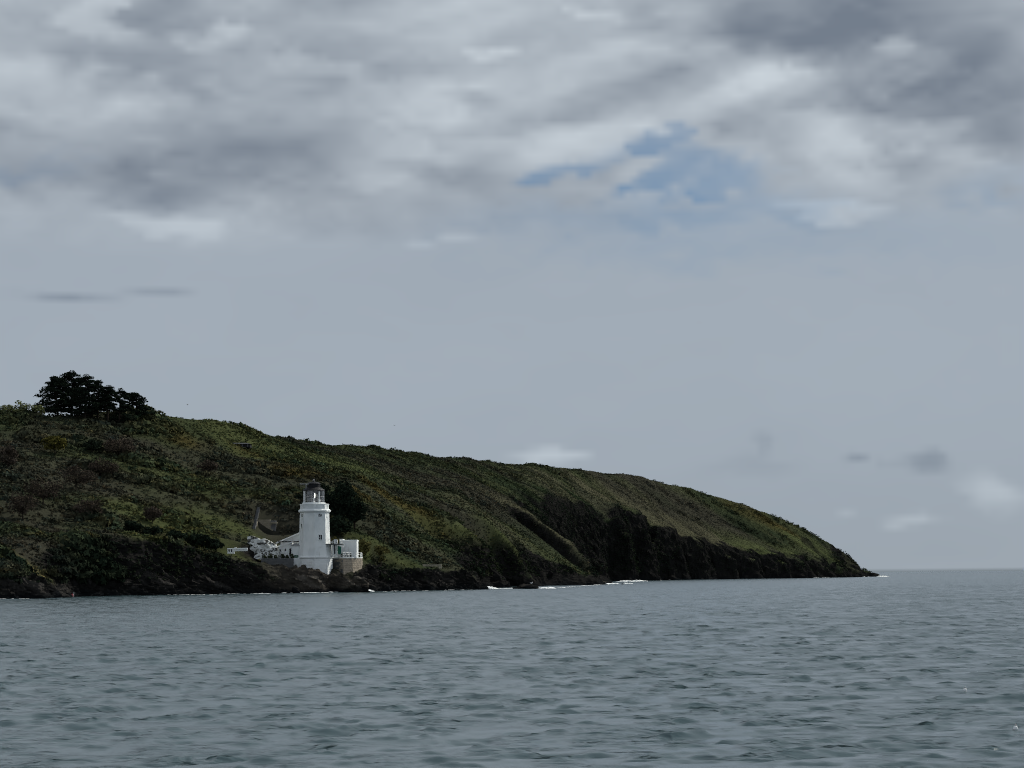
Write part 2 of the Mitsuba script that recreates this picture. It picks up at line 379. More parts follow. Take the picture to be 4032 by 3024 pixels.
CREST = [(2394, 2050), (2420, 2008), (2490, 2014), (2571, 2079), (2700, 2115), (2815, 2149), (2900, 2165), (2978, 2176), (3090, 2192), (3168, 2203), (3240, 2218), (3310, 2226), (3380, 2238), (3454, 2262)]
cy = lambda p: float(np.interp(p, *zip(*CREST)))
ysm = lambda p: float(np.interp(p, [(f_[0] + f_[1]) / 2 for f_ in FACES], [f_[2] for f_ in FACES]))
LINES.append([(p, cy(p) - 16, ysm(p) + 24) for p in range(2430, 3340, 45)])
LINES.append([q for p0, p1, Y in FACES for q in ((p0 + 4, cy(p0 + 4), Y + 14), (p1 - 4, cy(p1 - 4), Y + 8))])
for ln in LINES:
    q = np.array(P(*ln))
    for a, b in zip(q[:-1], q[1:]):
        m = max(2, int(np.linalg.norm(b - a) / 6))
        pts.append(a + (b - a) * np.linspace(0, 1, m, endpoint=False)[:, None])
    pts.append(q[-1:])
RIDGE = [(-700, 1655, 562), (0, 1644, 562), (330, 1628, 576), (600, 1622, 590), (895, 1664, 614), (1044, 1712, 632), (1142, 1740, 802), (1288, 1750, 808), (1467, 1764, 845), (1600, 1782, 905), (1798, 1806, 970), (2000, 1824, 1070), (2146, 1832, 1135),
         (2300, 1853, 1235), (2500, 1872, 1312), (2604, 1901, 1350), (2815, 1948, 1408), (3032, 2020, 1445), (3146, 2068, 1460), (3276, 2139, 1475)]
rg = np.array(P(*RIDGE))
for a, b in zip(rg[1:-1], rg[2:]):
    if abs(a[1] - b[1]) < 110:
        m = max(2, int(np.linalg.norm(b - a) / 5))
        pts.append(a + (b - a) * np.linspace(0, 1, m, endpoint=False)[:, None])
pts += [rg + [-22, 16, -.6], rg + [-60, 40, -3.0], rg + [-130, 90, -8.0]]
pts.append(np.array([[-300, 900, 40], [-300, 1500, 35], [-100, 1800, 25], [60, 2000, 15], [-300, 330, -8], [400, 330, -8], [400, 1200, -8], [420, 2300, -8], [-300, 2300, 10], [-300, 600, 45]]))
pts = np.vstack(pts)
X0, X1, Y0, Y1, G = -170.0, 285.0, 368.0, 1700.0, 1.0
gx, gy = np.arange(X0, X1, G), np.arange(Y0, Y1, G)
GX, GY = np.meshgrid(gx, gy)
H = LinearNDInterpolator(pts[:, :2], pts[:, 2])(GX, GY)
H = np.where(np.isnan(H), -8, H)
H = gaussian_filter(H, .9)
n3 = lambda s, o, sd: meshkit.fbm(np.stack([GX * s, GY * s * .8, GX * 0 + sd], -1), o, sd) - .5
soft = np.clip((H - 3) / 8, 0, 1)
H = H + soft * (n3(1 / 34, 3, 5) * 3.2 + n3(1 / 11, 3, 6) * 1.5)


def ground(x, y):
    x, y = np.atleast_1d(np.asarray(x, float)), np.atleast_1d(np.asarray(y, float))
    h = map_coordinates(H, [(y - Y0) / G, (x - X0) / G], order=1, mode='nearest')
    return h if len(h) > 1 else h[0]


def hit(px, py, start=380.0):
    """where the line of sight of a photo pixel meets the land"""
    Y = np.arange(start, 1700, .5)
    d = _f + (px - 2016) / FP * _r + (1512 - py) / FP * _u
    q = EYE + d * (Y / d[1])[:, None]
    i = int(np.argmax(ground(q[:, 0], q[:, 1]) > q[:, 2]))
    return q[i] if i else q[int(np.argmin(np.abs(ground(q[:, 0], q[:, 1]) - q[:, 2])))]


ny, nx = H.shape
V = np.stack([GX, GY, H], -1).reshape(-1, 3)
I = np.arange(ny * nx).reshape(ny, nx)
a, b, c, d_ = I[:-1, :-1].ravel(), I[:-1, 1:].ravel(), I[1:, 1:].ravel(), I[1:, :-1].ravel()
F = np.vstack([np.stack([a, b, c], 1), np.stack([a, c, d_], 1)])
zc = V[F][:, :, 2].max(1)
tan = V[F][:, :, 0].mean(1) / V[F][:, :, 1].mean(1)
F = F[(zc > -1.2) & (np.abs(tan) < .31)]


def refine(V, F, length):
    """splits every edge longer than length(midpoint), without cracks"""
    E = np.sort(np.vstack([F[:, [0, 1]], F[:, [1, 2]], F[:, [2, 0]]]), 1)
    U, inv = np.unique(E[:, 0] * len(V) + E[:, 1], return_inverse=True)
    ea, eb = U // len(V), U % len(V)
    mid = (V[ea] + V[eb]) / 2
    cut = np.linalg.norm(V[ea] - V[eb], axis=1) > length(mid)
    new = np.where(cut, len(V) + np.cumsum(cut) - 1, -1)
    m = new[inv].reshape(3, -1).T
    V2 = np.vstack([V, mid[cut]])
    out = []
    code = (m >= 0) @ [1, 2, 4]
    for cde in range(8):
        f, mm = F[code == cde], m[code == cde]
        if not len(f):
            continue
        n = bin(cde).count('1')
        if n == 0:
            out.append(f)
            continue
        if n == 3:
            out += [np.stack([f[:, 0], mm[:, 0], mm[:, 2]], 1), np.stack([mm[:, 0], f[:, 1], mm[:, 1]], 1), np.stack([mm[:, 2], mm[:, 1], f[:, 2]], 1), mm]
            continue
        r = {1: 0, 2: 1, 4: 2, 3: 0, 6: 1, 5: 2}[cde]
        f, mm = np.roll(f, -r, 1), np.roll(mm, -r, 1)
        if n == 1:
            out += [np.stack([f[:, 0], mm[:, 0], f[:, 2]], 1), np.stack([mm[:, 0], f[:, 1], f[:, 2]], 1)]
        else:
            out += [np.stack([mm[:, 0], f[:, 1], mm[:, 1]], 1), np.stack([f[:, 0], mm[:, 0], mm[:, 1]], 1), np.stack([f[:, 0], mm[:, 1], f[:, 2]], 1)]
    return V2, np.vstack(out)


def want(m):
    dist = m[:, 1]
    rocky = (m[:, 2] < 6) & (dist < 560)
    crisp = (m[:, 2] < 7) & (np.abs(m[:, 0] + 43) < 17) & (dist < 486)
    return np.where(crisp, .3, np.where(rocky, .6, 9)) if fine_pass else np.where(rocky, .6, np.clip(dist / 450, .9, 2.0) * 1.45)


fine_pass = False
for _ in range(3):
    V, F = refine(V, F, want)
fine_pass = True
for _ in range(2):
    V, F = refine(V, F, want)


def vnormals(V, F):
    n = np.zeros_like(V)
    fn = np.cross(V[F[:, 1]] - V[F[:, 0]], V[F[:, 2]] - V[F[:, 0]])
    for k in range(3):
        np.add.at(n, F[:, k], fn)
    return n / np.maximum(np.linalg.norm(n, axis=1, keepdims=True), 1e-9)


N = vnormals(V, F)
LH = at(1239, 2245, 484)
rockness = np.clip((.80 - N[:, 2]) / .15, 0, 1) * np.clip((np.where(V[:, 1] > 700, 44, 16) - V[:, 2]) / 6, 0, 1)
rockness = np.maximum(rockness, np.clip((3.4 - V[:, 2]) / 1.2, 0, 1))
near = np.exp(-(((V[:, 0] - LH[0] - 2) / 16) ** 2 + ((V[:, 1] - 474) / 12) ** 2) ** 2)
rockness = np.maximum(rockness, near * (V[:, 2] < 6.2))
NOSE = hit(118, 2238)
rockness *= 1 - np.exp(-((V[:, 0] - NOSE[0]) ** 2 + (V[:, 1] - NOSE[1]) ** 2) / 5.0)
# slate ledges dipping to the right
q = V[:, 2] * 1.0 + .52 * V[:, 0] + .18 * V[:, 1] + 1.3 * (meshkit.fbm(V * .12, 3, 8) - .5)
saw = lambda t: np.abs((t % 1) * 1.35 - .35) ** 1.2
ledge = saw(q / 2.1) * 1.1 + saw(q / .8 + 3) * .42 + (meshkit.fbm(V * .45, 3, 12) - .5) * 2.2 + (meshkit.fbm(V * 1.6, 2, 14) - .5) * .6
farr = np.clip((V[:, 1] - 560) / 300, 0, 1)
ledge = ledge * (1 - .5 * farr) + farr * ((meshkit.fbm(V * np.array([.16, .10, .12]), 4, 15) - .5) * 4.5 + saw(q / 5.5) * 1.0)
V = V + N * (rockness * (ledge - .45))[:, None]
N = vnormals(V, F)

# what grows where: patches on the hill, measured as points on the land
KIND = {'scrub': (.028, .037, .021), 'olive': (.060, .069, .030), 'brown': (.044, .043, .032), 'gorse': (.060, .051, .020), 'grass': (.066, .078, .034), 'dry': (.074, .072, .045), 'fern': (.027, .037, .020), 'dark': (.017, .023, .014), 'straw': (.105, .095, .045)}
PATCH = [(1320, 1818, 13, 22, 'grass', 1.6), (1400, 1840, 7, 14, 'grass', 1.2), (980, 1772, 9, 10, 'grass', 1.4), (1060, 1778, 6, 8, 'grass', 1), (920, 1690, 14, 18, 'olive', 1.2), (850, 2075, 10, 6, 'olive', 1.3), (560, 2030, 12, 7, 'olive', 1.1), (700, 2050, 10, 7, 'olive', .8),
         (1000, 1800, 7, 6, 'olive', 1), (960, 1960, 12, 12, 'olive', .7), (700, 1900, 12, 12, 'olive', .6), (750, 2130, 10, 5, 'olive', 1.0),
         (300, 1900, 16, 14, 'brown', .9), (130, 1990, 14, 12, 'brown', .8), (430, 1880, 12, 12, 'brown', .7), (520, 1760, 10, 10, 'brown', 1.2), (330, 2090, 12, 6, 'brown', 1.2), (100, 2150, 14, 6, 'brown', 1.1), (60, 1760, 10, 14, 'brown', .9), (1160, 2060, 8, 6, 'brown', 1.4), (1060, 2090, 8, 8, 'brown', 1.4),
         (20, 2040, 12, 8, 'brown', .8), (1180, 1990, 5, 5, 'brown', 1.3),
         (1160, 1870, 6, 8, 'gorse', 1.0), (1230, 1860, 7, 10, 'gorse', .7), (1490, 1930, 5, 7, 'gorse', 1.2), (1620, 2005, 7, 8, 'gorse', 1.1), (1680, 2050, 8, 8, 'gorse', .7), (1100, 1850, 6, 7, 'gorse', .6), (1440, 1970, 5, 6, 'gorse', .9),
         (720, 1730, 6, 6, 'gorse', .9), (1000, 1790, 5, 5, 'gorse', .7), (3080, 2085, 14, 16, 'gorse', 1.0), (2900, 2000, 14, 16, 'gorse', .5), (3000, 2040, 14, 16, 'gorse', .6), (1480, 2140, 5, 5, 'gorse', .8),
         (2230, 1932, 22, 24, 'dry', 1.2), (2380, 1955, 22, 24, 'dry', 1.4), (2500, 1985, 22, 24, 'dry', 1.6), (2600, 2035, 20, 20, 'dry', 1.7), (2700, 2075, 20, 18, 'dry', 1.8), (2800, 2105, 20, 16, 'dry', 1.8), (2920, 2135, 20, 16, 'grass', 1.4), (3030, 2145, 16, 14, 'grass', 1.3), (3160, 2140, 12, 12, 'grass', 1.2), (3220, 2160, 10, 12, 'grass', 1.0),
         (2550, 1930, 30, 24, 'brown', 1.3), (2700, 1990, 30, 24, 'brown', 1.3), (2850, 2060, 26, 18, 'brown', 1.2), (2400, 1900, 30, 24, 'brown', .9),
         (2930, 2080, 16, 16, 'dark', 1.0), (3000, 2110, 14, 12, 'dark', .9), (2600, 1960, 14, 12, 'dark', .4),
         (1830, 1920, 26, 26, 'brown', 1.2), (1950, 1960, 26, 22, 'brown', 1.3), (2050, 2000, 20, 18, 'dry', .9), (1700, 1900, 20, 24, 'brown', .9), (1750, 2000, 14, 14, 'brown', 1.0), (2150, 1900, 24, 24, 'dry', .6), (1900, 2020, 16, 12, 'dry', .8), (1560, 1860, 16, 20, 'brown', .7),
         (2120, 1990, 16, 14, 'fern', 1.5), (2220, 2030, 16, 14, 'fern', 1.6), (2330, 2020, 18, 14, 'fern', 1.5), (2100, 1960, 14, 14, 'fern', 1.2), (1970, 2120, 8, 8, 'olive', 1.2), (1990, 2160, 8, 8, 'olive', .9), (1880, 2180, 9, 8, 'olive', 1.2), (2200, 2110, 12, 10, 'dry', 1.0),
         (1920, 2240, 6, 6, 'olive', 1.0), (1550, 2190, 10, 8, 'fern', 1.2), (1830, 2210, 10, 8, 'fern', 1.1), (1700, 2110, 10, 8, 'olive', .6), (1500, 2230, 5, 6, 'fern', 1), (3050, 2200, 14, 10, 'grass', .8), (1440, 2180, 5, 6, 'olive', 1.3), (1500, 2160, 6, 5, 'olive', 1.1),
         (118, 2238, 4, 4, 'straw', 2.0), (560, 2112, 8, 4, 'olive', 1.4), (700, 2135, 10, 4, 'olive', 1.1), (860, 2165, 8, 4, 'olive', 1.0)]
PC = np.array([hit(p[0], p[1])[:2] for p in PATCH])
PR = np.array([[p[2], p[3]] for p in PATCH], float)
PK = np.array([KIND[p[4]] for p in PATCH])
PW = np.array([p[5] for p in PATCH])
OPEN = np.array([{'grass': 1.0, 'dry': .95, 'fern': .5, 'brown': .25, 'olive': .3}.get(p[4], 0) for p in PATCH])


def cover(xy, seed=0):
    """(colour of the growth, how open and grassy the ground is) at world points"""
    Q = np.c_[xy, np.zeros(len(xy))]
    f = meshkit.fbm(Q / 17, 4, 40)
    g = meshkit.fbm(Q / 6.5 + 9, 3, 41)
    t = np.clip((f * .6 + g * .4 - .34) / .3, 0, 1)[:, None]
    col = np.array(KIND['scrub']) * (1 - t) + np.array((.052, .060, .030)) * t
    br = np.clip((meshkit.fbm(Q / 23 + 77, 3, 43) - .5) / .12, 0, 1)[:, None] * .65
    col = col * (1 - br) + np.array(KIND['brown']) * br
    op = np.zeros(len(xy))
    wob = np.stack([meshkit.fbm(Q / 9 + 31, 3, 50), meshkit.fbm(Q / 9 + 67, 3, 51)], 1) - .5
    for c0, r0, k0, w0, o0 in zip(PC, PR, PK, PW, OPEN):
        e = np.exp(-((((xy + wob * 12 - c0) / r0) ** 2).sum(1)) ** 1.3)
        e = np.clip(e * w0, 0, 1)
        col = col * (1 - e[:, None]) + k0 * e[:, None]
        op = op * (1 - e) + o0 * e
    return col, op


col, op = cover(V[:, :2])
fine = meshkit.fbm(V * np.array([.9, .9, .9]), 3, 60)[:, None]
col = col * (.42 + .66 * fine)
rf = meshkit.fbm(V * np.array([.5, .5, .8]), 3, 61)[:, None]
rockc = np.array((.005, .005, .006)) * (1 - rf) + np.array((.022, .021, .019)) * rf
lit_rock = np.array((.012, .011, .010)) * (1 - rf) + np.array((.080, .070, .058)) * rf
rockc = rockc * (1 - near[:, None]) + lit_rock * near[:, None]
band = np.clip((meshkit.fbm(np.stack([q * 1.5, V[:, 0] * .12, V[:, 1] * .12], -1), 3, 88) - .56) / .08, 0, 1)[:, None] * np.clip((7 - V[:, 2:]) / 2, 0, 1) * np.clip((540 - V[:, 1:2]) / 40, 0, 1)
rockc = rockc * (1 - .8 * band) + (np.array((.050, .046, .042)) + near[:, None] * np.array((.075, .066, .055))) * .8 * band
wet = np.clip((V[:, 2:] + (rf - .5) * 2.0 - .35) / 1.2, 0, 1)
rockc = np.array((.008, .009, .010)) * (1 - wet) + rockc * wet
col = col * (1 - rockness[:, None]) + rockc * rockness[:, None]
cliff = rockness[F].mean(1) > .45
hn = N.copy()


def cut(f):
    u_, i_ = np.unique(f, return_inverse=True)
    return trimesh.Trimesh(V[u_], i_.reshape(-1, 3), process=False), u_


struct('headland')
labels['headland'] = {'kind': 'structure'}
m_, u_ = cut(F[~cliff])
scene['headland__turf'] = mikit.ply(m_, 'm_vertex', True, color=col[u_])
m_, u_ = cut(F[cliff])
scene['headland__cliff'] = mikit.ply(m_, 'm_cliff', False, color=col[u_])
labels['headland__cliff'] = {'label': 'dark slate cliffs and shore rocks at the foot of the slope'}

# ------------------------------------------------------------------ scrub: uncountable low growth over the whole hill
rng = np.random.default_rng(11)
tri = V[F]
fn = np.cross(tri[:, 1] - tri[:, 0], tri[:, 2] - tri[:, 0])
area = np.linalg.norm(fn, axis=1) / 2
nz = fn[:, 2] / np.maximum(area * 2, 1e-9)
ctr = tri.mean(1)
toward = ((EYE - ctr) * fn).sum(1) > -.06 * area * 2 * np.linalg.norm(EYE - ctr, axis=1)
_, opn = cover(ctr[:, :2])
rk = rockness[F].mean(1)
dist = ctr[:, 1]
px_c = 2016 + FP * ctr[:, 0] / dist
frame = (px_c > -260) & (px_c < 3500)
plat = (ctr[:, 0] > LH[0] - 20.5) & (ctr[:, 0] < LH[0] + 13) & (ctr[:, 1] > 468) & (ctr[:, 1] < np.where(ctr[:, 0] < LH[0] - 14, 483, 500))
plat |= (px_c > 985) & (px_c < 1100) & (ctr[:, 1] > 499) & (ctr[:, 1] < 517)
pitch_ = np.interp(dist, [380, 600, 1400], [1.5, 1.9, 2.7])
dens = area / (pitch_ * (1 - .45 * opn)) ** 2 * np.where(opn > .75, .8, 1.75) * np.where(rk > .5, np.clip((ctr[:, 2] - 2.4) / 2, 0, 1) * np.where(dist < 520, 1.5, 1.5), 1.0)
dens *= frame & toward & ~plat & (ctr[:, 2] > 2.2)
dens *= np.interp(dist, [560, 640], [1, 1.5])
cnt = rng.poisson(dens)
ti = np.repeat(np.arange(len(F)), cnt)
w = rng.dirichlet((1, 1, 1), len(ti))
C = (tri[ti] * w[:, :, None]).sum(1)
cc, oo = cover(C[:, :2])
dd = C[:, 1]
big = np.clip(meshkit.fbm(np.c_[C[:, :2] / 9, dd * 0], 2, 70) * 2.6 - .7, .3, 1.9)
leftw = np.interp(C[:, 0] / dd * FP + 2016, [0, 900, 1400], [1.45, 1.1, .85])
r = pitch_[ti] * rng.uniform(.45, 1.0, len(ti)) * big * (1 - .68 * oo) * leftw * np.interp(dd, [560, 640], [1, .72])
steep = np.clip((.75 - nz[ti]) / .2, 0, 1)
R = np.stack([r * 1.05, r * 1.05, r * (.64 - .15 * steep) * rng.uniform(.7, 1.2, len(ti)) * (1 - .45 * oo)], 1)
hue = rng.normal(size=(len(ti), 1))
cc = np.clip(cc * (1 + .22 * rng.normal(size=(len(ti), 1))) * np.c_[1 + .12 * hue, 1 + .02 * hue, 1 - .05 * hue], .006, .3)
cc = np.where(rk[ti][:, None] > .5, cc * .25 + np.array((.006, .0105, .0075)), cc)
nleaf = np.clip(np.interp(dd, [380, 600, 900, 1400], [60, 46, 28, 20]) * (r / pitch_[ti]) ** 1.2 * 1.15, 9, 130)
mesh, lc = leafcloud(C + np.c_[r * 0, r * 0, r * .12], R, nleaf, np.clip(r * .26, .2, .7), cc, 5, jitter=.13, rough=.5)
labels['scrub'] = {'label': 'dense gorse, bracken and thorn scrub covering the whole headland slope', 'category': 'scrub', 'kind': 'stuff'}
whole('scrub', mesh, 'm_vertex', False, lc)
print('terrain tris', len(F), 'scrub bushes', len(ti), 'scrub tris', len(mesh.faces))


# ------------------------------------------------------------------ sea
def sea():
    rngw = np.random.default_rng(4)
    rows = np.concatenate([34 * np.exp(np.linspace(0, math.log(900 / 34), 1450)), np.geomspace(915, 3000, 40), np.geomspace(3300, 26000, 12)])
    t = np.concatenate([[-6, -3, -1.2, -.6], np.linspace(-.27, .27, 560), [.6, 1.2, 3, 6]])
    Yg, tg_ = np.meshgrid(rows, t, indexing='ij')
    Xg = Yg * tg_
    dY = np.gradient(rows)[:, None]
    dX = rows[:, None] * (.54 / 560)
    n = 84
    lam = .4 * (11 / .4) ** (np.arange(n) / (n - 1)) * rngw.uniform(.93, 1.07, n)
    ang = math.radians(-78) + rngw.normal(0, .45, n) * np.interp(np.log(lam), [math.log(.5), math.log(11)], [1.0, .6])
    ph = rngw.uniform(0, 2 * np.pi, n)
    slope = .020 * np.interp(lam, [.4, .7, 1.4, 2.5, 5, 11], [2.2, 2.3, 1.45, .72, .46, .30])
    Z, DX, DYv = np.zeros_like(Xg), np.zeros_like(Xg), np.zeros_like(Xg)
    Qm = np.stack([Xg / 14, Yg / 30, Xg * 0], -1)
    gust = .20 + np.clip(6.0 * np.clip(meshkit.fbm(Qm * np.array([19, 40, 1.]), 3, 5) - .45, 0, 1), 0, 1.2)
    gust2 = .45 + 1.1 * meshkit.fbm(Qm * .8 + 55, 3, 6)
    for i in range(n):
        k = 2 * np.pi / lam[i]
        kx, ky = k * math.cos(ang[i]), k * math.sin(ang[i])
        keep = np.clip((lam[i] / np.maximum(dY * abs(math.sin(ang[i])) , dX) - 2.2) / 1.8, 0, 1)
        amp = slope[i] / k * keep
        if not amp.any():
            continue
        p = kx * Xg + ky * Yg + ph[i]
        g_ = gust if lam[i] < 3 else gust2
        Z += amp * g_ * np.cos(p)
        DX -= .4 * amp * g_ * math.cos(ang[i]) * np.sin(p)
        DYv -= .4 * amp * g_ * math.sin(ang[i]) * np.sin(p)
    inner = (np.abs(tg_) < .28)
    calm = np.clip((700 - Yg) / 300, .0, 1)
    Z *= inner * (.35 + .65 * calm)
    V = np.stack([Xg + DX * inner, Yg + DYv * inner, Z], -1).reshape(-1, 3)
    I = np.arange(len(rows) * len(t)).reshape(len(rows), len(t))
    a, b, c, d = I[:-1, :-1].ravel(), I[:-1, 1:].ravel(), I[1:, 1:].ravel(), I[1:, :-1].ravel()
    F = np.vstack([np.stack([a, b, c], 1), np.stack([a, c, d], 1)])
    # the water this side of the boat
    back = np.array([[-204, 34, 0], [204, 34, 0], [204, -400, 0], [-204, -400, 0.]])
    o = len(V)
    V = np.vstack([V, back + [0, 0, -.02]])
    F = np.vstack([F, [[o, o + 2, o + 1], [o, o + 3, o + 2]]])
    return trimesh.Trimesh(V, F, process=False)


whole(struct('sea'), sea(), 'm_sea', True)
#@@OBJECTS@@
# ------------------------------------------------------------------ the lighthouse
YT = 484.0
M = YT / FP                                                     # metres per photo pixel at the tower
TC = at(1239, 2245, YT)
TURN = math.atan2(TC[0], TC[1])                                 # the tower turns one corner to the harbour mouth
zt = lambda py, px=1239: at(px, py, YT)[2]


def polar(n, r, z, off=0.0, c=TC):
    a_ = -math.pi / 2 + off - TURN + np.arange(n) * 2 * math.pi / n
    return np.stack([c[0] + r * np.cos(a_), c[1] + r * np.sin(a_), np.full(n, z)], 1)


def octa(profile, **k):
    """profile: (photo half width, photo row) from the bottom up; corner radius = half width"""
    return loft([polar(8, w_ * M, zt(y_)) for w_, y_ in profile], **k)


def face_frame(i, r):
    """origin at the middle of the octagon's side i (0 = right of the near corner), its outward normal and its rightward direction"""
    p_ = polar(8, r, 0.0)
    a_, b_ = p_[i % 8], p_[(i + 1) % 8]
    t_ = (b_ - a_) / np.linalg.norm(b_ - a_)
    return (a_ + b_) / 2, np.array([t_[1], -t_[0], 0]), t_


def slab(o, n, t, x0, x1, z0, z1, d0, d1):
    """a box standing on a wall: x along t, z up, from depth d0 to d1 along the outward normal"""
    c_ = lambda x, d, z: [o[0] + t[0] * x + n[0] * d, o[1] + t[1] * x + n[1] * d, z]
    return hexa([c_(x0, d1, z0), c_(x1, d1, z0), c_(x1, d0, z0), c_(x0, d0, z0), c_(x0, d1, z1), c_(x1, d1, z1), c_(x1, d0, z1), c_(x0, d0, z1)])


lh = thing('lighthouse', 'tall white octagonal lighthouse tower with a glazed lantern and black cap', 'lighthouse')
# plinth in courses with sunk joints
prof, ys = [], np.linspace(2272, 2199, 9)
for y0, y1 in zip(ys[:-1], ys[1:]):
    w0, w1 = np.interp(y0, [2199, 2272], [70, 72.5]), np.interp(y1, [2199, 2272], [70, 72.5])
    prof += [(w0 - .9, y0), (w0, y0 - .8), (w1, y1 + .8), (w1 - .9, y1)]
part(lh, 'plinth', octa(prof), 'm_white', 30)
part(lh, 'plinth_moulding', octa([(69, 2199), (73.5, 2197), (73.5, 2193.5), (70, 2191.5), (66.5, 2191)]), 'm_white', 20)
prof, ys = [], np.concatenate([np.linspace(2191, 2020, 24)])
for y0, y1 in zip(ys[:-1], ys[1:]):
    wd = lambda y: np.interp(y, [2018, 2100, 2150, 2172, 2191], [57.0, 60.0, 61.6, 63.5, 66.2])
    prof += [(wd(y0) - .25, y0), (wd(y0), y0 - .5), (wd(y1), y1 + .5), (wd(y1) - .25, y1)]
part(lh, 'shaft', octa(prof), 'm_white', 30)
part(lh, 'cornice', octa([(57, 2020), (60, 2018), (62.5, 2016), (64.5, 2014.5), (64.5, 2010.5), (58.5, 2005.5)]), 'm_white', 20)
part(lh, 'gallery_floor', octa([(55.2, 2006), (55.2, 2003)]), 'm_white')
for i in range(8):
    o, n, t = face_frame(i, 56.5 * M)
    hl = 56.5 * M * math.sin(math.pi / 8)
    k = part(lh, 'parapet', cat([slab(o, n, t, -hl, hl, zt(2006), zt(2003), -.22, 0), slab(o, n, t, -hl, -hl + .34, zt(2003), zt(1989), -.22, 0), slab(o, n, t, hl - .34, hl, zt(2003), zt(1989), -.22, 0),
                                 slab(o, n, t, -hl + .34, hl - .34, zt(2003), zt(1989), -.22, -.10)]), 'm_white')
    if i in (0, 7, 6, 1):
        xs = np.linspace(-hl + .34, hl - .34, 8)[1:-1]
        for x in xs:
            part(k, 'baluster', slab(o, n, t, x - .07, x + .07, zt(2003), zt(1989), -.099, -.02), 'm_white')
part(lh, 'coping', octa([(56.8, 1989), (58, 1988), (58, 1985.5), (56.8, 1984.8)], closed_bottom=True), 'm_white', 20)


def window(face, r_at, px_off, y0, y1, wide, blind=False):
    o, n, t = face_frame(face, r_at * M)
    z0, z1 = zt(y1), zt(y0)
    fr = cat([slab(o, n, t, px_off - wide / 2 - .12, px_off - wide / 2, z0 - .1, z1 + .1, -.3, .05), slab(o, n, t, px_off + wide / 2, px_off + wide / 2 + .12, z0 - .1, z1 + .1, -.3, .05),
              slab(o, n, t, px_off - wide / 2 - .2, px_off + wide / 2 + .2, z0 - .24, z0 - .1, -.3, .12), slab(o, n, t, px_off - wide / 2 - .12, px_off + wide / 2 + .12, z1 + .1, z1 + .22, -.3, .07)])
    k = part(lh, 'blind_window' if blind else 'window', fr, 'm_white')
    if blind:
        part(k, 'infill', slab(o, n, t, px_off - wide / 2, px_off + wide / 2, z0 - .1, z1 + .1, -.2, .012), 'm_white')
    else:
        part(k, 'pane', slab(o, n, t, px_off - wide / 2, px_off + wide / 2, z0 - .1, z1 + .1, -.2, .015), 'm_dark_glass')
        part(k, 'glazing_bar', cat([slab(o, n, t, px_off - .03, px_off + .03, z0 - .1, z1 + .1, .015, .04), slab(o, n, t, px_off - wide / 2, px_off - .03, (z0 + z1) / 2 - .025, (z0 + z1) / 2 + .025, .015, .035)]), 'm_white_clean')


ap = math.cos(math.pi / 8)
window(0, 57.4, .05, 2026, 2034, .8)
window(0, 58.8, .05, 2065, 2079, .75, True)
window(0, 60.6, .05, 2109, 2124, .75)
window(0, 62.2, .05, 2158, 2172, .75, True)
window(6, 57.5, .0, 2026, 2034, .8)
window(6, 58.9, .0, 2064, 2080, .7)
window(6, 60.6, .0, 2109, 2124, .75, True)
window(1, 57.4, 0, 2026, 2034, .6, True)
# lantern
lc_ = at(1235.5, 1985, YT)
LR = 41.5 * M
lan = part(lh, 'lantern', loft([polar(24, LR + .22, zt(1985.5), c=lc_), polar(24, LR + .22, zt(1979.5), c=lc_), polar(24, LR, zt(1978.5), c=lc_)]), 'm_white', 20)
zb, ztop = zt(1978.5), zt(1932)
NS = 16
ring = polar(NS, LR, 0, math.pi / NS, lc_)
for i in range(NS):
    a_, b_ = ring[i], ring[(i + 1) % NS]
    az_ = math.degrees(math.atan2((a_ + b_)[1] / 2 - lc_[1], (a_ + b_)[0] / 2 - lc_[0]))
    if 150 < az_ % 360 < 222:                                    # blank panels on the land side
        q_ = np.array([a_, b_, b_ + (lc_ - b_) * .05, a_ + (lc_ - a_) * .05])
        q_[:, 2] = zb
        top_ = q_.copy()
        top_[:, 2] = ztop
        part(lan, 'blank_panel', hexa(np.vstack([q_[[0, 1, 2, 3]], top_[[0, 1, 2, 3]]])), 'm_white')
    else:
        v_ = np.array([[a_[0], a_[1], zb], [b_[0], b_[1], zb], [b_[0], b_[1], ztop], [a_[0], a_[1], ztop]])
        part(lan, 'pane', trimesh.Trimesh(v_, [[0, 1, 2], [0, 2, 3]], process=False), 'm_pane')
    part(lan, 'mullion', tube([[a_[0], a_[1], zb], [a_[0], a_[1], ztop]], .04 if i % 4 else .06, 4), 'm_grey')
for y_ in (1955, 1970):
    part(lan, 'astragal_ring', tube(np.vstack([polar(32, LR, zt(y_), c=lc_), polar(32, LR, zt(y_), c=lc_)[:1]]), .035, 4, False), 'm_grey')
part(lh, 'door_jamb', tube([at(1257, 1981, YT - LR * .84), at(1257, 1934, YT - LR * .84)], .17, 6), 'm_white_clean')
rf = part(lh, 'lantern_roof', loft([polar(24, w_ * M, zt(y_), c=lc_) for w_, y_ in ((43, 1933), (44, 1931.5), (43.5, 1930), (37, 1925), (30, 1921.5), (25.5, 1919.5), (25, 1907), (27, 1906), (27, 1904.5), (22, 1901), (13, 1898), (6, 1896.5), (3, 1894))]), 'm_black', 25)
part(rf, 'ball_finial', trimesh.Trimesh(*(lambda s_: (s_.vertices * 4.2 * M + [lc_[0], lc_[1], zt(1891.5)], s_.faces))(trimesh.creation.icosphere(2)), process=False), 'm_grey', True)
part(rf, 'weather_vane', cat([tube([[lc_[0], lc_[1], zt(1892)], [lc_[0], lc_[1], zt(1884)]], .06, 5), tube([at(1226, 1887, YT), at(1251, 1886, YT)], .07, 5)]), 'm_black')
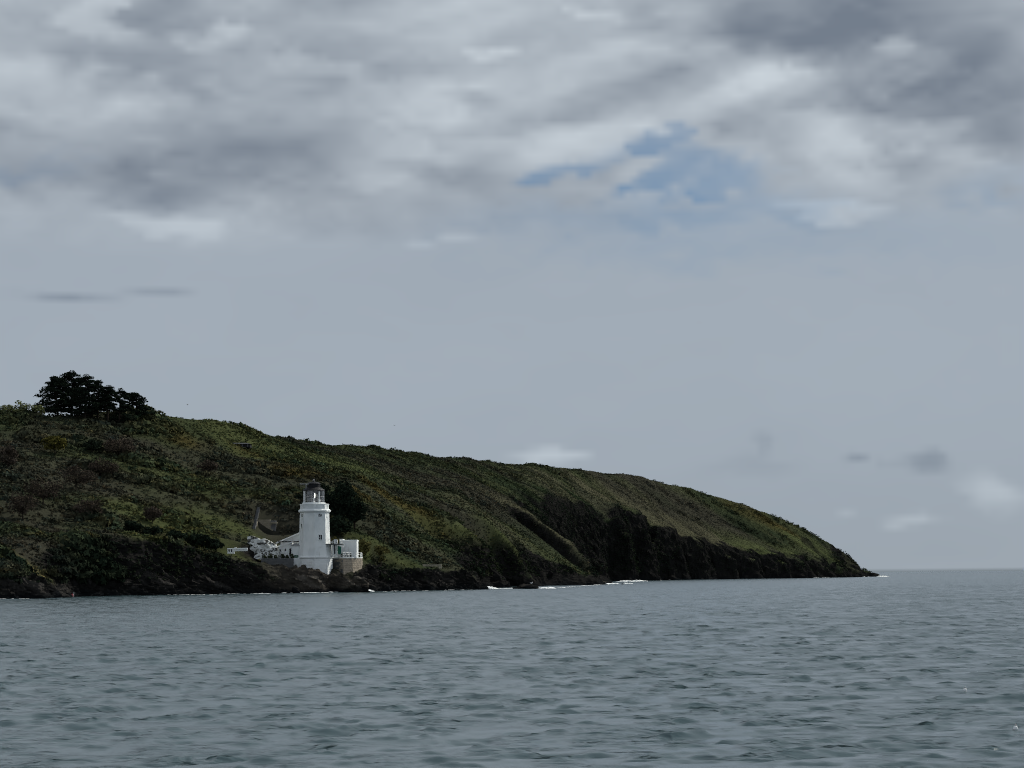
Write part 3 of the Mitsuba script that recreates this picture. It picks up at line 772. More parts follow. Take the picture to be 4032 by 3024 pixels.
part(lh, 'aerial_bracket', cat([tube([at(1206, 1932, YT - 1), at(1205, 1906, YT - 1)], .11, 6), tube([at(1180, 1906, YT - 1), at(1216, 1906, YT - 1)], .1, 6)]), 'm_grey')
ped = part(lan, 'lamp_pedestal', loft([polar(12, w_ * M, zt(y_), c=lc_) for w_, y_ in ((5, 1979), (5, 1975), (2.5, 1973), (2.5, 1965), (4.5, 1964), (4.5, 1961), (2, 1960))]), 'm_white_clean', 30)
lamp = part(lan, 'lamp', loft([polar(12, w_ * M, zt(y_), c=lc_ + [.2, 0, 0]) for w_, y_ in ((1.2, 1959.5), (2.6, 1956), (2.8, 1950), (2.2, 1944), (.8, 1941))]), 'm_white_clean', 30, label='lit lamp glowing inside the lantern')
scene[lamp]['emitter'] = {'type': 'area', 'radiance': {'type': 'rgb', 'value': [.75, .78, .66]}}
part(lan, 'lens_prism', cat([loft([polar(16, w_ * M, zt(y_), c=lc_ + [1.1, .6, 0]) for w_, y_ in ((8, 1974), (7, 1972), (2, 1962))]), tube([lc_ + [1.0, .4, 0], at(1247, 1945, YT)], .05, 4)]), 'm_grey', 20)

# landing slab on the tower's right side, with its white cabinet and handrail
o, n, t = face_frame(1, 61 * M)
ld = thing('landing', 'narrow dark-edged landing jutting from the right side of the white tower', 'landing')
part(ld, 'slab', boxpx(1283, 1347, 2141, 2144.5, YT - 2.3, 4.6), 'm_stone_grey')
part(ld, 'pillar', boxpx(1309.5, 1314, 2144.6, 2193, YT - .9, .35), 'm_white')
part(ld, 'pillar', boxpx(1321.5, 1327, 2144.6, 2193, YT - .9, .35), 'm_white')
part(ld, 'bracket', boxpx(1337, 1350, 2150, 2152.5, YT - 1.6, 1.4), 'm_white')
part(ld, 'handrail', cat([tube([at(1302, y_, YT - 1.9), at(1315, y_ - 1, YT - 1.9)], .035, 5) for y_ in (2131, 2136)] + [tube([at(x_, 2141, YT - 1.9), at(x_, 2131, YT - 1.9)], .035, 5) for x_ in (1303, 1308)]), 'm_white_clean')
fc = thing('equipment_cabinet', 'small white cabinet with two dark louvres on the landing beside the tower', 'cabinet')
b_ = boxpx(1314.5, 1327, 2124.5, 2140.8, YT - 2.0, 1.0)
part(fc, 'case', b_, 'm_white')
part(fc, 'louvre', boxpx(1322, 1325.5, 2128, 2132, YT - 2.03, .1), 'm_black')
part(fc, 'louvre', boxpx(1322, 1325.5, 2134, 2138, YT - 2.03, .1), 'm_black')

# annexe with parapet and green door
an = thing('annexe', 'white flat-roofed annexe right of the tower with a green door', 'building')
part(an, 'wall', boxpx(1337.5, 1404, 2131, 2198, YT + 3.2, 5.5), 'm_white')
part(an, 'coping', boxpx(1336.5, 1405.5, 2125.5, 2130.9, YT + 3.08, 5.7), 'm_white_clean')
part(an, 'parapet_step', boxpx(1336.8, 1350, 2122, 2125.4, YT + 3.1, 5.6), 'm_white')
dr_ = part(an, 'door', boxpx(1330, 1342.5, 2150, 2181, YT + 2.95, .2), 'm_green', label='green door of the annexe')
part(dr_, 'door_rail', boxpx(1331.5, 1341, 2163, 2165, YT + 2.92, .05), 'm_green')
part(an, 'side_wall', boxpx(1304, 1336.5, 2147, 2198, YT + 3.2, 3.5), 'm_white')
part(an, 'doorway', boxpx(1315, 1320.5, 2147, 2181, YT + 3.16, .2), 'm_dark_glass')

# curved granite terrace below the annexe
YS = YT + 3.5
TP = [(1304, YS + .4), (1350, YS - 3.0), (1386, YS - 1.2), (1419, YS + 2.9), (1426, YS + 8)]
tp = [at(p_, 2230, y_) for p_, y_ in TP]
gw = thing('terrace_wall', 'curved tan granite terrace wall in courses right of the white plinth', 'wall')
ztw, zbw = zt(2197.5, 1370), zt(2276, 1370)
core = [np.array([[p_[0] + .06 * 0, p_[1] + .12, z_] for p_ in tp] + [[tp[-1][0] - 6, tp[-1][1], z_], [tp[0][0], tp[-1][1], z_]]) for z_ in (zbw, ztw)]
part(gw, 'core', loft(core), 'm_stone_grey')
crs = np.linspace(zbw, ztw, 12)
rgb_ = np.random.default_rng(8)
for s_ in range(4):
    a_, b_ = tp[s_], tp[s_ + 1]
    L_ = np.linalg.norm((b_ - a_)[:2])
    t_ = (b_ - a_) / L_
    t_[2] = 0
    n_ = np.array([t_[1], -t_[0], 0])
    for ci, (z0, z1) in enumerate(zip(crs[:-1], crs[1:])):
        x = -.01 if ci % 2 else .0
        cut = [0] + list(np.arange(.55 + .35 * (ci % 2), L_ - .3, .8)) + [L_]
        for x0, x1 in zip(cut[:-1], cut[1:]):
            bat = (ztw - (z0 + z1) / 2) * .045 + rgb_.uniform(0, .04)
            part(gw, 'granite_block', slab(a_, n_, t_, x0 + .012, x1 - .012, z0 + .02, z1 - .02, -.05, bat + .06), 'm_granite' if s_ else 'm_stone_grey' if rgb_.random() < .55 else 'm_granite')
cpm = [slab(tp[s_], *(lambda t_: (np.array([t_[1], -t_[0], 0]), t_))(((tp[s_ + 1] - tp[s_]) * [1, 1, 0]) / np.linalg.norm((tp[s_ + 1] - tp[s_])[:2])), 0, np.linalg.norm((tp[s_ + 1] - tp[s_])[:2]), ztw + .003, ztw + .22, -.45, .16) for s_ in range(4)]
part(gw, 'coping', cat(cpm), 'm_white')
rl = thing('terrace_railing', 'white painted railing along the edge of the granite terrace', 'railing')
rp = [np.array([p_[0], p_[1] + .25, ztw + .22]) for p_ in tp[1:]]
poly = []
for a_, b_ in zip(rp[:-1], rp[1:]):
    poly += [a_ + (b_ - a_) * f_ for f_ in np.linspace(0, 1, 4)[:-1]]
poly.append(rp[-1])
for h_ in (.95, .5):
    part(rl, 'rail', tube([p_ + [0, 0, h_] for p_ in poly], .035, 5), 'm_white_clean')
for p_ in poly:
    part(rl, 'post', tube([p_, p_ + [0, 0, 1.0]], .045, 5), 'm_white_clean')
POTS = ['second potted plant from the right end of the terrace parapet', 'rightmost potted plant at the end of the terrace parapet', 'middle potted plant on the terrace parapet', 'second potted plant from the left on the terrace parapet', 'leftmost potted plant on the terrace parapet beside the green door']
for px_, hh, ww, lab in ((1393, .62, .2, POTS[0]), (1403, .66, .22, POTS[1]), (1380, .72, .24, POTS[2]), (1364, .75, .36, POTS[3]), (1347, .7, .36, POTS[4])):
    Yp = float(np.interp(px_, [1350, 1386, 1419], [YS - 3.0, YS - 1.2, YS + 2.9])) + .55
    b0 = at(px_, 2197, Yp)
    b0[2] = ztw
    k = thing('potted_plant', lab, 'plant', 'potted plants along the terrace parapet')
    part(k, 'pot', loft([np.stack([b0[0] + r_ * np.cos(g_), b0[1] + r_ * np.sin(g_), np.full(10, b0[2] + z_)], 1) for r_, z_ in ((.16, 0), (.2, .1), (.22, .36), (.25, .38), (.25, .44)) for g_ in [np.arange(10) * 2 * math.pi / 10]]), 'm_stone_grey', 30)
    m_, c_ = leafcloud(np.array([b0 + [0, 0, .44 + hh * .35]]), np.array([[ww, ww, hh * .6]]), 120, .09, np.array([[.03, .045, .025]]), int(px_), low=-.8)
    part(k, 'foliage', m_, 'm_vertex', False, c_)

# white painted block and grey retaining wall left of the tower
wb = thing('plinth_wall', 'low white-painted wall running left from the foot of the tower', 'wall')
zz = np.linspace(zt(2262), zt(2200), 8)
a0, b0 = at(1157, 2230, YT - 2.0), at(1205, 2230, YT - 2.0)
part(wb, 'body', pbox(a0[0], b0[0], YT - 1.9, YT + 1, zt(2262), zt(2200)), 'm_white')
for i, (z0, z1) in enumerate(zip(zz[:-1], zz[1:])):
    part(wb, 'course', pbox(a0[0] - .03, b0[0], YT - 1.99, YT - 1.85, z0 + .015, z1 - .015), 'm_white')
part(wb, 'coping', pbox(a0[0] - .08, b0[0], YT - 2.06, YT + 1, zt(2200) + .003, zt(2200) + .2), 'm_white')
sw = thing('retaining_wall', 'grey stone retaining wall in shade left of the white tower', 'wall')
a0, b0 = at(1028, 2215, YT - 2.4), at(1156, 2215, YT - 2.4)
ztr, zbr = zt(2198, 1090), zt(2246, 1090)
part(sw, 'core', pbox(a0[0], b0[0] - .02, YT - 2.2, YT + 4, zbr, ztr - .1), 'm_stone_grey')
rows_ = np.linspace(zbr, ztr, 9)
for i, (z0, z1) in enumerate(zip(rows_[:-1], rows_[1:])):
    x = a0[0]
    while x < b0[0] - .05:
        w_ = min(rgb_.uniform(.5, 1.05), b0[0] - .03 - x)
        part(sw, 'stone', pbox(x + .015, x + w_ - .015, YT - 2.4 - rgb_.uniform(0, .07), YT - 2.15, z0 + .015, z1 - .015), 'm_stone_grey')
        x += w_
# keepers' cottage
ct = thing('cottage', 'white cottage with grey slate roofs tucked behind the left side of the tower', 'building')
YC = YT + 5
xa, xb, xm = at(1104, 2131, YC)[0], at(1262, 2131, YC)[0], at(1184, 2131, YC)[0]
ze, zr, zf = at(1184, 2131, YC)[2], at(1184, 2097, YC)[2], at(1184, 2205, YC)[2]


def gable(x0, x1, xr, y0, y1, z0, ze, zr):
    v_ = np.array([[x, y, z] for y in (y0, y1) for x, z in ((x0, z0), (x1, z0), (x1, ze), (xr, zr), (x0, ze))])
    f_ = [[0, 1, 2], [0, 2, 3], [0, 3, 4], [5, 7, 6], [5, 8, 7], [5, 9, 8]]
    for i in range(5):
        j = (i + 1) % 5
        f_ += [[i, i + 5, j + 5], [i, j + 5, j]]
    return trimesh.Trimesh(v_, f_, process=False)


def roofpanel(p, q, y0, y1, th=.16):
    """a sloping slab between the points p and q (x, z), running from y0 to y1"""
    p, q = np.array(p, float), np.array(q, float)
    if p[0] > q[0]:
        p, q = q, p
    m_ = q - p
    up = np.array([-m_[1], m_[0]]) / np.linalg.norm(m_) * th
    c_ = [p, q, q + up, p + up]
    v_ = np.array([[x, y, z] for y in (y0, y1) for x, z in c_])
    return trimesh.Trimesh(v_, [[0, 1, 2], [0, 2, 3], [4, 6, 5], [4, 7, 6], [0, 4, 5], [0, 5, 1], [1, 5, 6], [1, 6, 2], [2, 6, 7], [2, 7, 3], [3, 7, 4], [3, 4, 0]], process=False)


part(ct, 'wall', gable(xa, xb, xm, YC, YC + 9, zf, ze, zr), 'm_white')
sl = (zr - ze) / (xm - xa)
rf = part(ct, 'roof', roofpanel((xa - .9, ze - .9 * sl + .01), (xm, zr + .01), YC - .35, YC + 9.3), 'm_slate_roof')
part(rf, 'bargeboard', roofpanel((xa - .92, ze - .92 * sl - .12), (xm, zr - .12), YC - .42, YC - .352, .26), 'm_white_clean')
part(ct, 'roof', roofpanel((xb + .9, ze - .9 * sl + .01), (xm, zr + .01), YC - .35, YC + 9.3), 'm_slate_roof')
part(ct, 'gutter', pbox(at(1096, 2131, YC - .5)[0], at(1190, 2131, YC - .5)[0], YC - .5, YC - .36, ze - .16, ze + .02), 'm_black')
# lean-to wing in front, on the left
YL = YT + 1.8
x0, x1 = at(1092, 2152, YL)[0], at(1152, 2152, YL)[0]
z0, z1, zfl = at(1092, 2152, YL)[2], at(1150, 2134, YL)[2], at(1120, 2205, YL)[2]
part(ct, 'lean_to_wall', hexa([[x0 + .2, YL, zfl], [x1, YL, zfl], [x1, YC - .01, zfl], [x0 + .2, YC - .01, zfl], [x0 + .2, YL, z0], [x1, YL, z1 - .1], [x1, YC - .01, z1 - .1], [x0 + .2, YC - .01, z0]]), 'm_white')
rf = part(ct, 'lean_to_roof', roofpanel((x0 - .2, z0 - .1), (x1 + .1, z1), YL - .3, YC - .02, .15), 'm_slate_roof')
part(rf, 'fascia', roofpanel((x0 - .2, z0 - .22), (x1 + .1, z1 - .12), YL - .38, YL - .302, .24), 'm_white_clean')
part(ct, 'window', boxpx(1121, 1127, 2160, 2170, YL - .04, .1), 'm_dark_glass')
part(ct, 'window', boxpx(1101, 1107, 2163, 2172, YL - .04, .1), 'm_dark_glass')
# porch with a hipped roof
YP = YT - .6
px0, px1 = at(1149, 2150, YP)[0], at(1196, 2150, YP)[0]
zpe, zpr, zpf = at(1170, 2149, YP)[2], at(1170, 2139, YP)[2], at(1170, 2204, YP)[2]
pc = part(ct, 'porch', pbox(px0, px1, YP, YP + 2.39, zpf, zpe), 'm_white')
e = .22
part(pc, 'porch_roof', loft([np.array([[px0 - e, YP - e, zpe + .003], [px1 + e, YP - e, zpe + .003], [px1 + e, YP + 2.39, zpe + .003], [px0 - e, YP + 2.39, zpe + .003]]), np.array([[px0 + .55, YP + .9, zpr], [px1 - .4, YP + .9, zpr], [px1 - .4, YP + 2.0, zpr], [px0 + .55, YP + 2.0, zpr]])]), 'm_slate_roof')
part(pc, 'porch_window', boxpx(1178.5, 1184, 2163, 2175, YP - .04, .1), 'm_dark_glass')
part(ct, 'door', boxpx(1139, 1146.5, 2160, 2190, YL - .05, .1), 'm_black', label='dark open doorway of the cottage')
gp = thing('green_gate', 'low green painted gate at the wall top beside the tower', 'gate')
for i in range(6):
    part(gp, 'board', boxpx(1158.5 + i * 2.7, 1160.9 + i * 2.7, 2185, 2197, YT - 1.6, .06), 'm_green_dull')
part(gp, 'rail', boxpx(1158, 1175, 2189, 2191, YT - 1.66, .055), 'm_green_dull')

# whitewashed rock outcrop and the white parapet on the cliff edge
OUT = np.array([(970, 2112), (986, 2108), (1004, 2114), (1022, 2122), (1036, 2120), (1050, 2125), (1066, 2134), (1080, 2142), (1090, 2156), (1098, 2172), (1100, 2190), (1092, 2200), (1060, 2206), (1030, 2205), (1004, 2200), (985, 2195), (972, 2184), (968, 2172), (972, 2158), (966, 2146), (970, 2130)], float)
import shapely


def crag(outline, Y, lean, amp, step_, seed, depth=3.0, freq=.8):
    """a lumpy rock face over the outline (photo measures at depth Y), leaning back, with real thickness"""
    q_ = np.array([at(a_, b_, Y) for a_, b_ in outline])
    pg = shapely.Polygon(q_[:, [0, 2]]).buffer(.05)
    xs, zs = np.arange(q_[:, 0].min() - .2, q_[:, 0].max() + .3, step_), np.arange(q_[:, 2].min() - .2, q_[:, 2].max() + .3, step_)
    X_, Z_ = np.meshgrid(xs, zs)
    p_ = np.stack([X_, X_ * 0 + Y, Z_], -1)
    f1 = meshkit.fbm(p_ * freq + seed, 4, seed) - .5
    cellv = np.floor(meshkit.fbm(p_ * np.array([.9, 1, 1.3]) * freq + 7, 2, seed + 3) * 9) / 9
    Yd = Y + lean * (Z_ - zs[0]) - amp * (f1 * 1.6 + (cellv - .5) * 1.7)
    p_[..., 0] += (meshkit.fbm(p_ * 1.4 + 3, 2, seed + 5) - .5) * .35
    p_[..., 1] = Yd
    v_ = p_.reshape(-1, 3)
    n_ = v_.shape[0]
    ins = shapely.contains_xy(pg, X_.ravel(), Z_.ravel())
    I_ = np.arange(n_).reshape(X_.shape)
    a, b, c, d = I_[:-1, :-1].ravel(), I_[:-1, 1:].ravel(), I_[1:, 1:].ravel(), I_[1:, :-1].ravel()
    ok = ins[a] & ins[b] & ins[c] & ins[d]
    f_ = np.vstack([np.stack([a, b, c], 1), np.stack([a, c, d], 1)])[np.r_[ok, ok]]
    ed = np.sort(np.vstack([f_[:, [0, 1]], f_[:, [1, 2]], f_[:, [2, 0]]]), 1)
    dirs = np.vstack([f_[:, [0, 1]], f_[:, [1, 2]], f_[:, [2, 0]]])
    U_, i_, cn = np.unique(ed[:, 0] * n_ + ed[:, 1], return_index=True, return_counts=True)
    bd = dirs[i_[cn == 1]]
    back = v_ + [0, depth, 0]
    sk = np.vstack([np.stack([bd[:, 0], bd[:, 0] + n_, bd[:, 1] + n_], 1), np.stack([bd[:, 0], bd[:, 1] + n_, bd[:, 1]], 1)])
    return trimesh.Trimesh(np.vstack([v_, back]), np.vstack([f_, sk, f_[:, ::-1] + n_]), process=True)


k = thing('whitewashed_rock', 'rugged whitewashed rock outcrop with dark bare patches left of the cottage', 'rock')
whole(k, crag(OUT, YT - .5, .28, .75, .16, 4), 'm_washed', False)
k = thing('parapet_wall', 'thin white parapet wall on the cliff edge left of the whitewashed rock', 'wall')
YW = 472.5
part(k, 'panel', cat([boxpx(895.5, 899.5, 2162, 2180, YW, .4), boxpx(904.5, 909, 2162, 2180, YW, .4), boxpx(914.5, 924, 2162, 2180, YW, .4), boxpx(899.6, 904.4, 2174, 2180, YW, .4), boxpx(909.1, 914.4, 2174, 2180, YW, .4)]), 'm_white')
part(k, 'coping', boxpx(894.5, 975, 2157.5, 2161.9, YW - .1, .6), 'm_white_clean')
part(k, 'panel', boxpx(924.1, 974, 2162, 2170, YW, .35), 'm_white')
part(k, 'cap_stone', boxpx(923, 931, 2154.5, 2157.4, YW - .05, .5), 'm_white_clean')
part(k, 'recess', boxpx(899.6, 904.4, 2162, 2173.9, YW + .25, .1), 'm_dark_glass')
part(k, 'recess', boxpx(909.1, 914.4, 2162, 2173.9, YW + .25, .1), 'm_dark_glass')

# tan garden wall and steep path above the cottage
YB = hit(1036, 2068, 496)[1] - .4
k = thing('garden_wall', 'pale tan stone wall on the slope above the cottage, left of the tower', 'wall')
q = [at(1004, 2082, YB - 2.5), at(1013, 2047, YB), at(1086, 2049, YB + .5)]
rw = np.linspace(at(1040, 2064, YB)[2] - 1.6, at(1040, 2048, YB)[2], 7)
part(k, 'core', pbox(at(1011, 2060, YB)[0], at(1086, 2060, YB)[0], YB + .1, YB + 1.6, rw[0] - 1, rw[-1] - .1), 'm_stone_grey')
for z0, z1 in zip(rw[:-1], rw[1:]):
    x = at(1011, 2060, YB)[0]
    while x < at(1062, 2060, YB)[0]:
        w_ = rgb_.uniform(.5, 1.0)
        part(k, 'stone', pbox(x + .012, x + w_ - .012, YB - rgb_.uniform(0, .07), YB + .12, z0 + .012, z1 - .012), 'm_tan')
        x += w_
part(k, 'coping', boxpx(1010, 1063, 2046.2, 2048.5, YB - .12, 1.9), 'm_tan')
part(k, 'ramp_wall', hexa([at(1003, 2092, YB - 3), at(1009, 2088, YB - 3), at(1016, 2066, YB - .01), at(1010, 2068, YB - .01), at(1003, 2080, YB - 3), at(1010, 2076, YB - 3), at(1017, 2049, YB - .01), at(1011, 2050, YB - .01)]), 'm_tan')
part(k, 'low_wall', boxpx(1064, 1092, 2056, 2061, YB - .6, .5), 'm_tan')
k = thing('hillside_steps', 'narrow grey flight of steps climbing the slope left of the tan wall', 'steps')
for i in range(22):
    f = i / 21
    p_ = hit(1000 + 20 * f, 2084 - 84 * f, 500)
    z_ = float(ground(p_[0], p_[1]))
    part(k, 'step', pbox(p_[0] - .3, p_[0] + .3, p_[1] - .25, p_[1] + .5, z_ - .6, z_ + .45), 'm_stone_grey')

# low bunker in the grass high on the hill
k = thing('bunker', 'long low dark concrete bunker with a pale roof edge high on the hill', 'bunker')
p_ = hit(942, 1756, 540)
YH = p_[1] - 1.2
part(k, 'wall', boxpx(902, 984, 1748, 1762, YH, 4), 'm_black')
part(k, 'roof', loft([np.array([at(898, 1748, YH - .3), at(988, 1748, YH - .3), at(988, 1748, YH - .3) + [0, 4.6, 0], at(898, 1748, YH - .3) + [0, 4.6, 0]]) + [0, 0, .01], np.array([at(916, 1743.5, YH), at(972, 1744, YH), at(972, 1744, YH) + [0, 4, 0], at(916, 1743.5, YH) + [0, 4, 0]])]), 'm_stone_grey')
for i in range(4):
    part(k, 'pier', boxpx(908 + i * 22, 911 + i * 22, 1748.4, 1760, YH - .15, .14), 'm_stone_grey')
# ruined low wall on the rocks
k = thing('ruined_wall', 'low broken stone wall on the rocks right of the lighthouse', 'wall')
YR = 507
for i in range(9):
    for j in range(2):
        x0_ = 1664 + i * 8.2 + (j % 2) * 2
        h_ = 4.2
        part(k, 'stone', boxpx(x0_, x0_ + 7.8, 2222 + j * h_, 2222 + j * h_ + h_ - .3, YR - rgb_.uniform(0, .1), .6, zlow=None), 'm_tan')
part(k, 'end_pier', boxpx(1727, 1739, 2221, 2238, YR - .3, 1.2), 'm_tan')

# shrubs on the retaining wall
SHR = [(1040, 2196, 9, 10, 'leftmost dark shrub growing over the grey retaining wall'), (1062, 2194, 10, 13, 'second dark shrub from the left above the grey retaining wall'), (1112, 2192, 8, 12, 'rounded shrub above the grey retaining wall below the cottage'),
       (1130, 2195, 7, 9, 'small shrub on the grey wall below the cottage window'), (1150, 2194, 8, 12, 'olive shrub on the grey wall beside the cottage doorway'), (1085, 2196, 7, 10, 'shrub on the grey wall right of the whitewashed rock')]
for x_, y_, w_, h_, lab in SHR:
    k = thing('wall_shrub', lab, 'shrub', 'shrubs above the grey retaining wall')
    c0 = at(x_, y_, YT - 1.6)
    m_, c_ = leafcloud(np.array([c0 + [0, 0, .1], c0 + [w_ * M * .5, .2, -.05]]), np.array([[w_ * M, .6, h_ * M], [w_ * M * .7, .5, h_ * M * .6]]), 170, .14, np.array([[.035, .042, .026]] * 2), int(x_), low=-.7)
    part(k, 'foliage', m_, 'm_vertex', False, c_)
    part(k, 'stem', tube([c0 - [0, 0, .35], c0 + [.02, 0, .1]], .06, 5), 'm_bark')


# ------------------------------------------------------------------ trees
def limbs(rng_, base, tips, r0):
    ms = []
    for tip in tips:
        tip = np.asarray(tip, float)
        mid = base + (tip - base) * .5 + rng_.normal(size=3) * np.linalg.norm(tip - base) * .06
        q_ = np.array([base, mid, tip])
        t_ = np.linspace(0, 1, 5)[:, None]
        ms.append(tube((1 - t_) ** 2 * q_[0] + 2 * t_ * (1 - t_) * q_[1] + t_ ** 2 * q_[2], np.linspace(r0, r0 * .25, 5), 5))
    return ms


def pine(px, ptop, pbase, Y, wpx, label, lean=0.0, seed=0, first=.25, shear=0.0, n_t=9):
    """a wind-shorn pine: bare limbs ending in flat shelves of needles"""
    rng_ = np.random.default_rng(seed)
    b_ = at(px, pbase, Y)
    b_[2] = min(b_[2], float(ground(b_[0], Y)) + .3) - .3
    top = at(px, ptop, Y)[2]
    hgt = top - b_[2]
    w = wpx * Y / FP
    k = thing('pine_tree', label, 'tree', 'pines on the hilltop')
    tq = np.linspace(0, 1, 8)
    trunk = np.stack([b_[0] + lean * hgt * tq ** 1.6, b_[1] + 0 * tq, b_[2] + hgt * .93 * tq], 1)
    ms = [tube(trunk, np.linspace(.34, .07, 8), 7)]
    C_, R_ = [], []
    n_t = int(n_t * 1.5)
    for i in range(n_t):
        f = first + (1 - first) * (i + .3) / n_t
        p0 = np.array([np.interp(f, tq, trunk[:, j]) for j in range(3)])
        env = w * .55 * (1.1 - .62 * ((f - first) / (1 - first)) ** 2.2)
        for j in range(rng_.integers(5, 8)):
            a_ = rng_.uniform(0, 2 * math.pi)
            rr = env * rng_.uniform(.35, 1.0)
            dx = rr * math.cos(a_)
            tip = p0 + [dx, rr * math.sin(a_) * .8, hgt * rng_.uniform(-.02, .06) + shear * dx]
            tip[2] = max(tip[2], b_[2] + 1.6 + .5 * rng_.random())
            if tip[2] > top - .2:
                tip[2] = top - rng_.uniform(.2, .8)
            ms += limbs(rng_, p0 - [0, 0, .3], [tip], .10)
            s_ = rng_.uniform(.5, 1.0) * max(.8, w * .13)
            C_.append(tip)
            R_.append([s_ * 1.25, s_ * 1.1, s_ * .55])
            C_.append(p0 + (tip - p0) * .6 + [0, 0, .2])
            R_.append([s_ * 1.0, s_, s_ * .45])
    C_.append(np.array([trunk[-1, 0], trunk[-1, 1], top - .5])); R_.append([w * .14, w * .14, .7])
    part(k, 'trunk', cat(ms), 'm_bark', True)
    C_, R_ = np.array(C_), np.array(R_)
    m_, c_ = leafcloud(C_, R_, np.clip(R_[:, 0] * 75, 30, 120), .19, np.tile([.013, .019, .013], (len(C_), 1)) * rng_.uniform(.7, 1.35, (len(C_), 1)), seed, low=-.6)
    part(k, 'crown', m_, 'm_vertex', False, c_)


YPN = 574
for a_ in ((228, 1482, 1640, YPN, 118, 'leftmost hilltop pine with layered branches reaching out left', -.10, 1, .06, .04, 11), (282, 1460, 1640, YPN + 4, 104, 'tallest pine at the top of the hilltop clump', .0, 2, .10, -.05, 11), (335, 1474, 1640, YPN - 3, 96, 'dense pine third from the left in the hilltop clump', .02, 3, .08, -.1, 10),
           (384, 1497, 1640, YPN + 3, 88, 'pine fourth from the left in the hilltop clump', .03, 4, .14, -.14, 9), (424, 1516, 1640, YPN, 70, 'slender pine with sky showing beside its bare trunk', .02, 5, .40, -.12, 7), (470, 1530, 1640, YPN - 2, 80, 'pine at the right end of the main hilltop clump', .03, 6, .10, -.2, 8),
           (540, 1545, 1638, YPN + 8, 92, 'separate lower pine right of the gap in the hilltop clump', -.05, 7, .12, -.34, 7)):
    pine(*a_[:4], a_[4] * 1.22, *a_[5:])


def tree(name, px, ptop, pbase, Y, wpx, label, colr, seed, group=None, leaf=.3, n=26, per=60, low=-.5, bare=False, catg='tree', flat=.8):
    """a rounded crown of leaf clumps on a forked trunk"""
    rng_ = np.random.default_rng(seed)
    if Y is None:
        h_ = hit(px, pbase, 400)
        Y = h_[1]
    b_ = at(px, pbase, Y)
    g_ = float(ground(b_[0], Y))
    b_[2] = min(b_[2], g_ + .2)
    top = at(px, ptop, Y)[2]
    w = wpx * Y / FP
    hgt = max(top - b_[2], 1.0)
    k = thing(name, label, catg, group)
    cz = b_[2] + hgt * .56
    C_, R_ = [], []
    for i in range(n):
        d_ = rng_.normal(size=3)
        d_ /= np.linalg.norm(d_)
        rr = rng_.uniform(.3, .86) ** .6
        C_.append(np.array([b_[0], b_[1], cz]) + d_ * rr * [w * .46, w * .40, hgt * .44 * flat])
        s_ = rng_.uniform(.7, 1.25) * min(w, hgt * 1.3) * (.17 if n > 14 else .26)
        R_.append([s_ * 1.15, s_ * 1.1, s_ * .85])
    C_, R_ = np.array(C_), np.array(R_)
    fork = np.array([b_[0], b_[1], b_[2] + hgt * .25])
    ms = [tube([b_ - [0, 0, .6], fork], [max(.1, hgt * .03), max(.07, hgt * .024)], 7)] + limbs(rng_, fork, list(C_[:: 2 if not bare else 1]), max(.05, hgt * .014))
    part(k, 'trunk', cat(ms), 'm_bark', True)
    m_, c_ = leafcloud(C_, R_, per, leaf, np.tile(colr, (n, 1)) * rng_.uniform(.7, 1.3, (n, 1)), seed, low=low)
    part(k, 'crown', m_, 'm_vertex', False, c_)


DG = (.014, .021, .014)
tree('evergreen_tree', 1345, 1886, 2090, 521, 146, 'large dark evergreen tree right behind the lighthouse lantern', DG, 21, 'dark evergreens behind the lighthouse', .3, 64, 90)
tree('evergreen_tree', 1240, 1880, 2030, 530, 116, 'dark evergreen tree directly behind the black lantern roof', DG, 22, 'dark evergreens behind the lighthouse', .3, 36, 80)
tree('evergreen_tree', 1396, 1940, 2100, 523, 96, 'dark evergreen tree at the right edge of the group behind the tower', DG, 23, 'dark evergreens behind the lighthouse', .28, 34, 80)
tree('evergreen_tree', 1172, 1930, 2030, 527, 50, 'dark evergreen tree just left of the lantern', DG, 24, 'dark evergreens behind the lighthouse', .28, 18, 80)
tree('evergreen_tree', 1140, 1996, 2042, 521, 96, 'dark low evergreen in the shaded cutting left of the tower', DG, 26, 'dark evergreens behind the lighthouse', .28, 24, 80)
tree('evergreen_tree', 1336, 2020, 2130, 512, 110, 'dark evergreen low behind the white annexe', DG, 27, 'dark evergreens behind the lighthouse', .28, 34, 80)
YG = (.135, .145, .065)
for x_, t_, w_, lab, sd in ((28, 1588, 70, 'pale green bushy tree at the far left skyline', 31), (82, 1570, 76, 'tallest pale green tree left of the hilltop pines', 32), (150, 1590, 60, 'pale green bush under the left branches of the hilltop pines', 33)):
    tree('pale_tree', x_, t_, 1655, 566, w_, lab, YG, sd, 'pale trees on the skyline left of the pines', .2, 20, 60)
tree('windswept_tree', 1143, 1718, 1748, 800, 34, 'tiny windswept tree standing alone on the skyline', (.03, .036, .022), 34, None, .3, 9, 40, -.3)
tree('yellow_tree', 216, 1712, 1790, None, 124, 'rounded yellow-green tree among the scrub below the pines', (.085, .078, .022), 35, None, .26, 30, 60)
tree('round_bush', 365, 1728, 1782, None, 84, 'rounded dark green bush right of the yellow-green tree', (.026, .034, .022), 36, None, .26, 22, 70, catg='bush')
BR = (.060, .048, .038)
